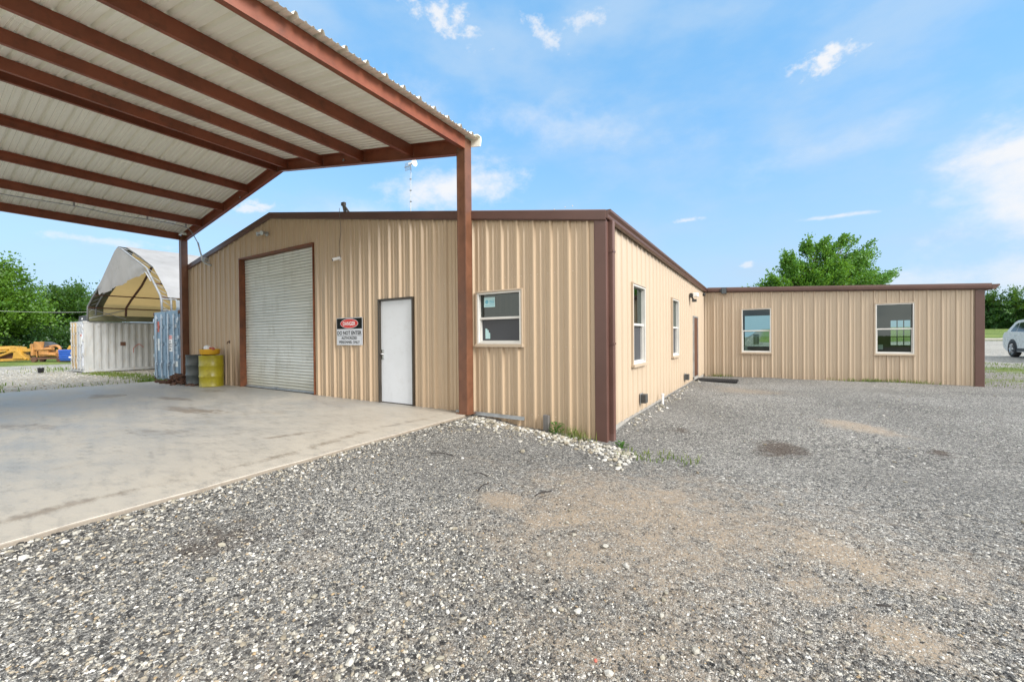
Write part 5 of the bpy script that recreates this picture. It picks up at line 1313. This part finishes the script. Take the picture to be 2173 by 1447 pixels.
# ------------------------------------------------------------------ trees
def tree(name, label, base, trunk_h, crown, nclump, per, leaf, mat, group=None, sweep=(0, 0, 0), aniso=.55, trunk_r=.16, seed=1, limb=40, spray=0., two_tone=None):
    r = np.random.default_rng(seed); root = thing(name, label, 'tree', base, group); B = np.array(base)
    cen = []
    wts = np.array([(c[3] * c[4] * c[5]) ** .75 for c in crown]); wts = wts / wts.sum()
    for k in range(nclump):
        c = crown[r.choice(len(crown), p=wts)]
        v = r.normal(0, 1, 3); v /= np.linalg.norm(v); rad = r.uniform(.25, 1) ** .5 * r.uniform(.8, 1.12)
        cen.append(B + np.array(c[:3]) + v * np.array(c[3:6]) * rad)
    cen = np.array(cen)
    # limbs
    mb = MB(); top = B + np.array([sweep[0] * .3, sweep[1] * .3, trunk_h]); 
    mb.tube([B - np.array([0, 0, .2]), B + (top - B) * .5 + r.normal(0, .08, 3) * [1, 1, 0], top], [trunk_r, trunk_r * .75, trunk_r * .5], 9)
    for k in range(min(limb, nclump)):
        t0 = r.uniform(.45, 1.); s = B + (top - B) * t0; e = cen[k]
        mid = s * .5 + e * .5 + np.array([0, 0, .12 * np.linalg.norm(e - s)])
        mb.tube([s, mid, e], [trunk_r * .32 * (1.2 - t0 * .5), trunk_r * .18, trunk_r * .05], 6)
    mb.build('trunk', M['bark'], root, smooth=True)
    n = nclump * per; ci = np.repeat(np.arange(nclump), per)
    cs = r.uniform(.6, 1.3, nclump) * max(.9, np.mean([c[3] for c in crown])) * .26
    out = cen - (B + np.array([0, 0, trunk_h * .8])); out /= np.linalg.norm(out, axis=1)[:, None] + 1e-6
    dirn = out + np.array(sweep); dirn /= np.linalg.norm(dirn, axis=1)[:, None]
    g = np.clip(r.normal(0, 1, (n, 3)), -1.9, 1.9); along = np.clip(r.normal(0, 1, n), -1.5, 1.7)
    off = g * (cs[ci] * aniso)[:, None] + dirn[ci] * (along * cs[ci] * (1 + spray))[:, None]
    off[:, 2] *= .75
    p = cen[ci] + off
    q = r.normal(0, 1, (n, 3)) * .8 + dirn[ci] * (.9 + spray); q /= np.linalg.norm(q, axis=1)[:, None]
    s = np.cross(q, r.normal(0, 1, (n, 3))); s /= np.linalg.norm(s, axis=1)[:, None]
    L = leaf * r.uniform(.6, 1.3, n)[:, None]; W_ = L * r.uniform(.28, .45, n)[:, None]
    V = np.stack([p, p + q * L * .45 + s * W_, p + q * L, p + q * L * .5 - s * W_], 1).reshape(-1, 3)
    F = np.arange(n * 4).reshape(-1, 4)
    np_mesh('crown', V, F, mat, root)
    return root
def at(px, d, z=0):   # ground point seen under image column px at depth d
    return (*cam2w((px - 1086.5) / 872.25 * d, d), z)
G1 = 'trees along the yard edge'
b = at(-25, 40, -.3)
tree('broadleaf_tree', 'tall lime green tree at the left end of the yard tree line', b, 5.2, [(0, 0, 6.3, 3.3, 3.3, 2.6), (1.6, 1.0, 4.4, 2.8, 2.8, 1.6), (-.5, 0, 3.0, 3.0, 3.0, 1.5), (.9, .6, 8.0, 1.5, 1.5, 1.2)], 190, 170, .24, M['leaf_lime'], G1, seed=3, trunk_r=.22)
b = at(142, 52, -.3)
tree('broadleaf_tree', 'dark spiky topped tree rising behind the fabric shelter edge', b, 5.0, [(-.4, 0, 4.2, 2.6, 2.6, 3.2), (1.4, 0, 4.6, 2.4, 2.4, 2.6), (.2, 0, 7.0, 1.8, 1.8, 1.2)], 180, 150, .25, M['leaf_mid'], G1, seed=4, spray=.6)
b = at(190, 58, -.3)
tree('broadleaf_tree', 'bushy green tree hidden mostly behind the shelter', b, 4.5, [(0, 0, 5, 3.6, 3.6, 3.4)], 150, 130, .27, M['leaf_mid'], G1, seed=5)
b = at(70, 50, -.3)
tree('broadleaf_tree', 'dark green low tree between the lime tree and the spiky tree', b, 3.4, [(0, 0, 3.2, 3.2, 3.2, 2.6), (1.8, 1, 2.2, 2.4, 2.4, 2.0)], 170, 140, .25, M['leaf_dark'], G1, seed=6)
b = at(-60, 52, -.3)
tree('broadleaf_tree', 'dark tree behind the lime tree at the yard edge', b, 4, [(0, 0, 4.0, 4.2, 4.2, 3.6)], 150, 130, .28, M['leaf_dark'], G1, seed=7)
for k, (px, d, hh_, mm, lab) in enumerate(((12, 44, 2.6, 'leaf_mid', 'round mid green bush behind the yellow grader frame'), (62, 42, 2.0, 'leaf_dark', 'dark bush behind the old orange engine'), (105, 44, 2.5, 'leaf_mid', 'pale mid green bush left of the blue tote'), (132, 45, 2.7, 'leaf_dark', 'dark green bush behind the blue tote'), (165, 47, 3.0, 'leaf_mid', 'tall bush behind the white container door end'))):
    tree('bush', lab, at(px, d, -.3), hh_ * .5, [(0, 0, hh_ * .5, 2.3, 2.3, hh_ * .55)], 90, 130, .2, M[mm], 'bushes along the yard edge', seed=20 + k, trunk_r=.07)
# undergrowth mass filling the foot of the tree line
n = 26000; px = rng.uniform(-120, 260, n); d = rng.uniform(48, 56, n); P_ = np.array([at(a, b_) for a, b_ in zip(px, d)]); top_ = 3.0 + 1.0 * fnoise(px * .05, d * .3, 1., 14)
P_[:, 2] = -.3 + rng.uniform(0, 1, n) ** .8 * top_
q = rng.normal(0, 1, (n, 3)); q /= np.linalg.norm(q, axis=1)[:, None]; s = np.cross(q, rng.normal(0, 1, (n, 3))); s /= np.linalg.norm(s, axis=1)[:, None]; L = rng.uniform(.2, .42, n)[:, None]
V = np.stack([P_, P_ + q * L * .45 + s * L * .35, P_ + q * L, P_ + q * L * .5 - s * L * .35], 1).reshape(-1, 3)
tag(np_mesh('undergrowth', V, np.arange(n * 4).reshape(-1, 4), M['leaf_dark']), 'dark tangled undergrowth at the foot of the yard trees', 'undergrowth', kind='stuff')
# wind-blown tree behind the wing
b = at(1748, 30, .2)
rt = np.array([CY_, SY_, 0])
def rel(a, z, dd=0): return (rt[0] * a, rt[1] * a + 0, z)
cr = []
for a, z, ra, rz in ((-3.6, 3.9, 1.1, .9), (-4.3, 3.3, .9, .6), (-3.2, 4.9, .7, .6), (-2.3, 5.7, .9, 1.0), (-2.9, 6.5, .4, .4), (-1.3, 7.4, .45, .6), (-.4, 5.0, 1.7, 1.5), (.1, 7.2, .7, .6), (1.5, 5.4, 1.7, 1.3), (1.3, 7.8, .4, .5), (2.6, 7.7, .55, .5), (2.4, 6.6, .8, .6), (3.3, 4.4, 1.2, .9), (4.3, 5.6, .6, .35), (3.9, 5.0, .7, .4)):
    x_, y_, z_ = rel(a, z); cr.append((x_, y_, z_, ra, ra, rz))
sw = rt * .8
tree('windblown_tree', 'fresh green windblown tree rising behind the office wing roof', b, 4.6, cr, 380, 150, .15, M['leaf_wind'], None, (sw[0] * .6, sw[1] * .6, .4), .58, .2, 8, 130, .75)
# cedars beyond the lot
for k, (px, d, h_, lab) in enumerate(((2098, 84, 7.2, 'feathery dark cedar beside the wing corner beyond the lawn'), (2158, 80, 7.0, 'feathery bright cedar above the parked car beyond the lawn'), (2215, 86, 7.5, 'feathery cedar at the right end of the lawn'))):
    zb = float(hgt(*at(px, d)[:2])); bb = at(px, d, zb)
    tree('cedar_tree', lab, bb, h_ * .85, [(0, 0, h_ * .25, 3.4, 3.4, h_ * .22), (0, 0, h_ * .5, 2.8, 2.8, h_ * .25), (0, 0, h_ * .78, 1.5, 1.5, h_ * .18)], 170, 130, .32, M['leaf_cedar'], 'cedars beyond the lawn', (0, 0, .25), .35, .18, 40 + k, 60, 1.0)
bb = at(2128, 90, float(hgt(*at(2128, 90)[:2])))
tree('bush', 'low dark hedge bush between the cedars', bb, 1.5, [(0, 0, 1.3, 4.5, 3, 1.6)], 90, 120, .3, M['leaf_dark'], None, seed=50, trunk_r=.08)
# pale log edging the lawn
lg = MB(); p0 = np.array(at(2080, 47.5)); p1 = np.array(at(2240, 46.5)); pts = []
for t in np.linspace(0, 1, 9):
    q = p0 * (1 - t) + p1 * t; pts.append((q[0], q[1], float(hgt(q[0], q[1])) + .1 + .02 * math.sin(t * 20)))
lg.tube(pts, .16, 10); tag(lg.build('edging_log', M['concrete_foot']), 'long pale edging log between the gravel lot and the lawn', 'log')
# overhead lines at the left
for (a, b_, lab) in ((( -60, 36, 4.15), (330, 36, 4.05), 'lower pale overhead cable crossing in front of the yard trees'), ((-60, 52, 7.6), (260, 60, 7.9), 'upper thin overhead cable left of the shelter')):
    A_ = Vector(at(a[0], a[1], a[2])); B_ = Vector(at(b_[0], b_[1], b_[2])); mb = MB()
    mb.tube([A_.lerp(B_, t) - Vector((0, 0, .25 * math.sin(math.pi * t))) for t in np.linspace(0, 1, 13)], .009, 6)
    tag(mb.build('overhead_cable', M['wire']), lab, 'cable')

# ================================================================== SKY, SUN, CAMERA
SUN_AZ, SUN_EL = R(98), R(31)     # azimuth measured from +y towards +x
sd_ = Vector((math.cos(SUN_EL) * math.sin(SUN_AZ), math.cos(SUN_EL) * math.cos(SUN_AZ), math.sin(SUN_EL)))
li = bpy.data.lights.new('sun', 'SUN'); li.energy = 2.0; li.angle = R(26); li.color = (1, .975, .94)
so = bpy.data.objects.new('sun', li); col.objects.link(so); so.rotation_euler = (-sd_).to_track_quat('-Z', 'Y').to_euler()
w = bpy.data.worlds.new('World'); scene.world = w; w.use_nodes = True; nt = w.node_tree; nt.nodes.clear()
out = nt.nodes.new('ShaderNodeOutputWorld'); bg = nt.nodes.new('ShaderNodeBackground'); nt.links.new(bg.outputs[0], out.inputs[0])
bg.inputs['Strength'].default_value = .11
sky = nt.nodes.new('ShaderNodeTexSky'); sky.sky_type = 'NISHITA'; sky.sun_disc = False; sky.sun_elevation = SUN_EL; sky.sun_rotation = SUN_AZ
sky.air_density = 1.0; sky.dust_density = .6; sky.ozone_density = 1.6
tc = nt.nodes.new('ShaderNodeTexCoord'); D = tc.outputs['Generated']
def dot(v):
    n = nt.nodes.new('ShaderNodeVectorMath'); n.operation = 'DOT_PRODUCT'; nt.links.new(D, n.inputs[0]); n.inputs[1].default_value = v; return n.outputs['Value']
def dnoise(sc, scale=(1, 1, 2.2), det=7, ro=.6, off=0):
    mp = nt.nodes.new('ShaderNodeMapping'); mp.inputs['Scale'].default_value = scale; mp.inputs['Location'].default_value = (off, off, off); nt.links.new(D, mp.inputs[0])
    return noise(nt, mp.outputs[0], sc, det, ro)
up = dot((0, 0, 1))
base = mixc(nt, .68, sky.outputs[0], (.72, 1.95, 3.4))
cloudc = (3.1, 3.15, 3.25)
hz = sstep(nt, up, .46, .0)
base = mixc(nt, mth(nt, 'MULTIPLY', hz, .78), base, (1.8, 2.45, 3.15))
nA = dnoise(13, (1, 1, 1.5), 8, .62); nS = dnoise(34, (1, 1, 1.6), 7, .62, 5.2); nB = dnoise(3.0, (1, 1, 2.2), 7, .55, 3.1)
veil = mth(nt, 'MULTIPLY', sstep(nt, nB, .42, .72), .62)
base = mixc(nt, veil, base, (1.8, 2.4, 3.1))
mask = None
def cloud(c, sa, sb, k, tilt=0., edge=1.0, amp=1.2, nz=None):
    global mask
    c = Vector(c).normalized(); r = c.cross(Vector((0, 0, 1))).normalized(); u = r.cross(c).normalized()
    rr_ = r * math.cos(tilt) + u * math.sin(tilt); uu = u * math.cos(tilt) - r * math.sin(tilt)
    a = mth(nt, 'DIVIDE', dot(rr_), sa); b = mth(nt, 'DIVIDE', dot(uu), sb)
    d2 = mth(nt, 'SQRT', mth(nt, 'ADD', mth(nt, 'MULTIPLY', a, a), mth(nt, 'MULTIPLY', b, b)))
    v = mth(nt, 'ADD', mth(nt, 'SUBTRACT', .9, d2), mth(nt, 'MULTIPLY', mth(nt, 'SUBTRACT', nz or nS, .5), amp * 4))
    m_ = mth(nt, 'MULTIPLY', sstep(nt, v, .0, edge), k)
    m_ = mth(nt, 'MULTIPLY', m_, mth(nt, 'GREATER_THAN', dot(tuple(c)), .2))
    mask = m_ if mask is None else mth(nt, 'MAXIMUM', mask, m_)
cloud((.365, .90, .215), .20, .125, .98, -.35, .7, .24, nA); cloud((.34, .90, .275), .15, .045, .97, .10, .6, .3, nA); cloud((.38, .92, .15), .17, .07, .7, 0, 1.2, .6, nA)
cloud((-.60, .72, .335), .21, .075, .97, .2, .9, .45, nA); cloud((.077, .88, .468), .055, .028, .95, .1, .9, .75)
cloud((-.528, .59, .611), .10, .034, .9, -.38, 1., .8); cloud((-.37, .717, .591), .055, .022, .75, -.55, 1., .8); cloud((-.29, .74, .60), .06, .02, .6, .3, 1.1, .9)
cloud((-.154, .956, .25), .045, .007, .75, .05, .8, .5); cloud((.108, .969, .22), .08, .006, .7, -.04, .9, .35); cloud((-.041, .988, .147), .018, .010, .6, 0, .8, .6)
cloud((-.871, .416, .262), .055, .018, .75, .2, .9, .8); cloud((-.97, .1, .22), .10, .012, .5, 0, .9, .7); cloud((-.96, .22, .17), .10, .010, .5, 0, .9, .7)
cloud((-.36, .81, .45), .34, .07, .62, -.14, 1.7, .5, nA); cloud((-.62, .62, .47), .22, .09, .55, -.3, 1.8, .6, nA); cloud((-.75, .6, .27), .2, .05, .5, 0, 1.6, .6, nA); cloud((.1, .9, .33), .3, .05, .3, .1, 1.6, .6, nA); cloud((-.1, .95, .07), .3, .03, .5, 0, 1.2, .5, nA); cloud((.35, .93, .09), .3, .06, .7, 0, 1.2, .5, nA)
base = mixc(nt, mask, base, cloudc)
# broken bright cloud added out of view behind the viewer, as neutral fill light
back = mth(nt, 'MULTIPLY', sstep(nt, dot((math.sin(.5608), -math.cos(.5608), 0)), -.10, .4), sstep(nt, dnoise(2.2, (1, 1, 1.4), 6, .55, 7.7), .33, .55))
back = mth(nt, 'MAXIMUM', back, mth(nt, 'MULTIPLY', sstep(nt, up, .74, .9), .8))
base = mixc(nt, back, base, (7.8, 7.6, 7.2))
nt.links.new(base, bg.inputs['Color'])

cam = bpy.data.cameras.new('camera'); co = bpy.data.objects.new('camera', cam); col.objects.link(co); scene.camera = co
cam.sensor_width = 36; cam.lens = 872.25 / 2173 * 36; cam.clip_start = .05; cam.clip_end = 3000
yaw, pit, rol, HC = .5608, .0083, .0084, 1.3177
F = Vector((-math.sin(yaw) * math.cos(pit), math.cos(yaw) * math.cos(pit), -math.sin(pit)))
Rt = Vector((math.cos(yaw), math.sin(yaw), 0)); Up = Rt.cross(F)
rg_ = Rt * math.cos(rol) - Up * math.sin(rol); ug = Rt * math.sin(rol) + Up * math.cos(rol)
mw = Matrix((rg_, ug, -F)).transposed().to_4x4(); mw.translation = Vector((0, 0, HC)); co.matrix_world = mw
scene.view_settings.view_transform = 'Standard'; scene.view_settings.look = 'None'; scene.view_settings.exposure = 1.45; scene.view_settings.gamma = 1
scene.render.engine = 'CYCLES'
scene.cycles.max_bounces = 8; scene.cycles.diffuse_bounces = 5; scene.cycles.glossy_bounces = 4; scene.cycles.transmission_bounces = 4; scene.cycles.transparent_max_bounces = 8
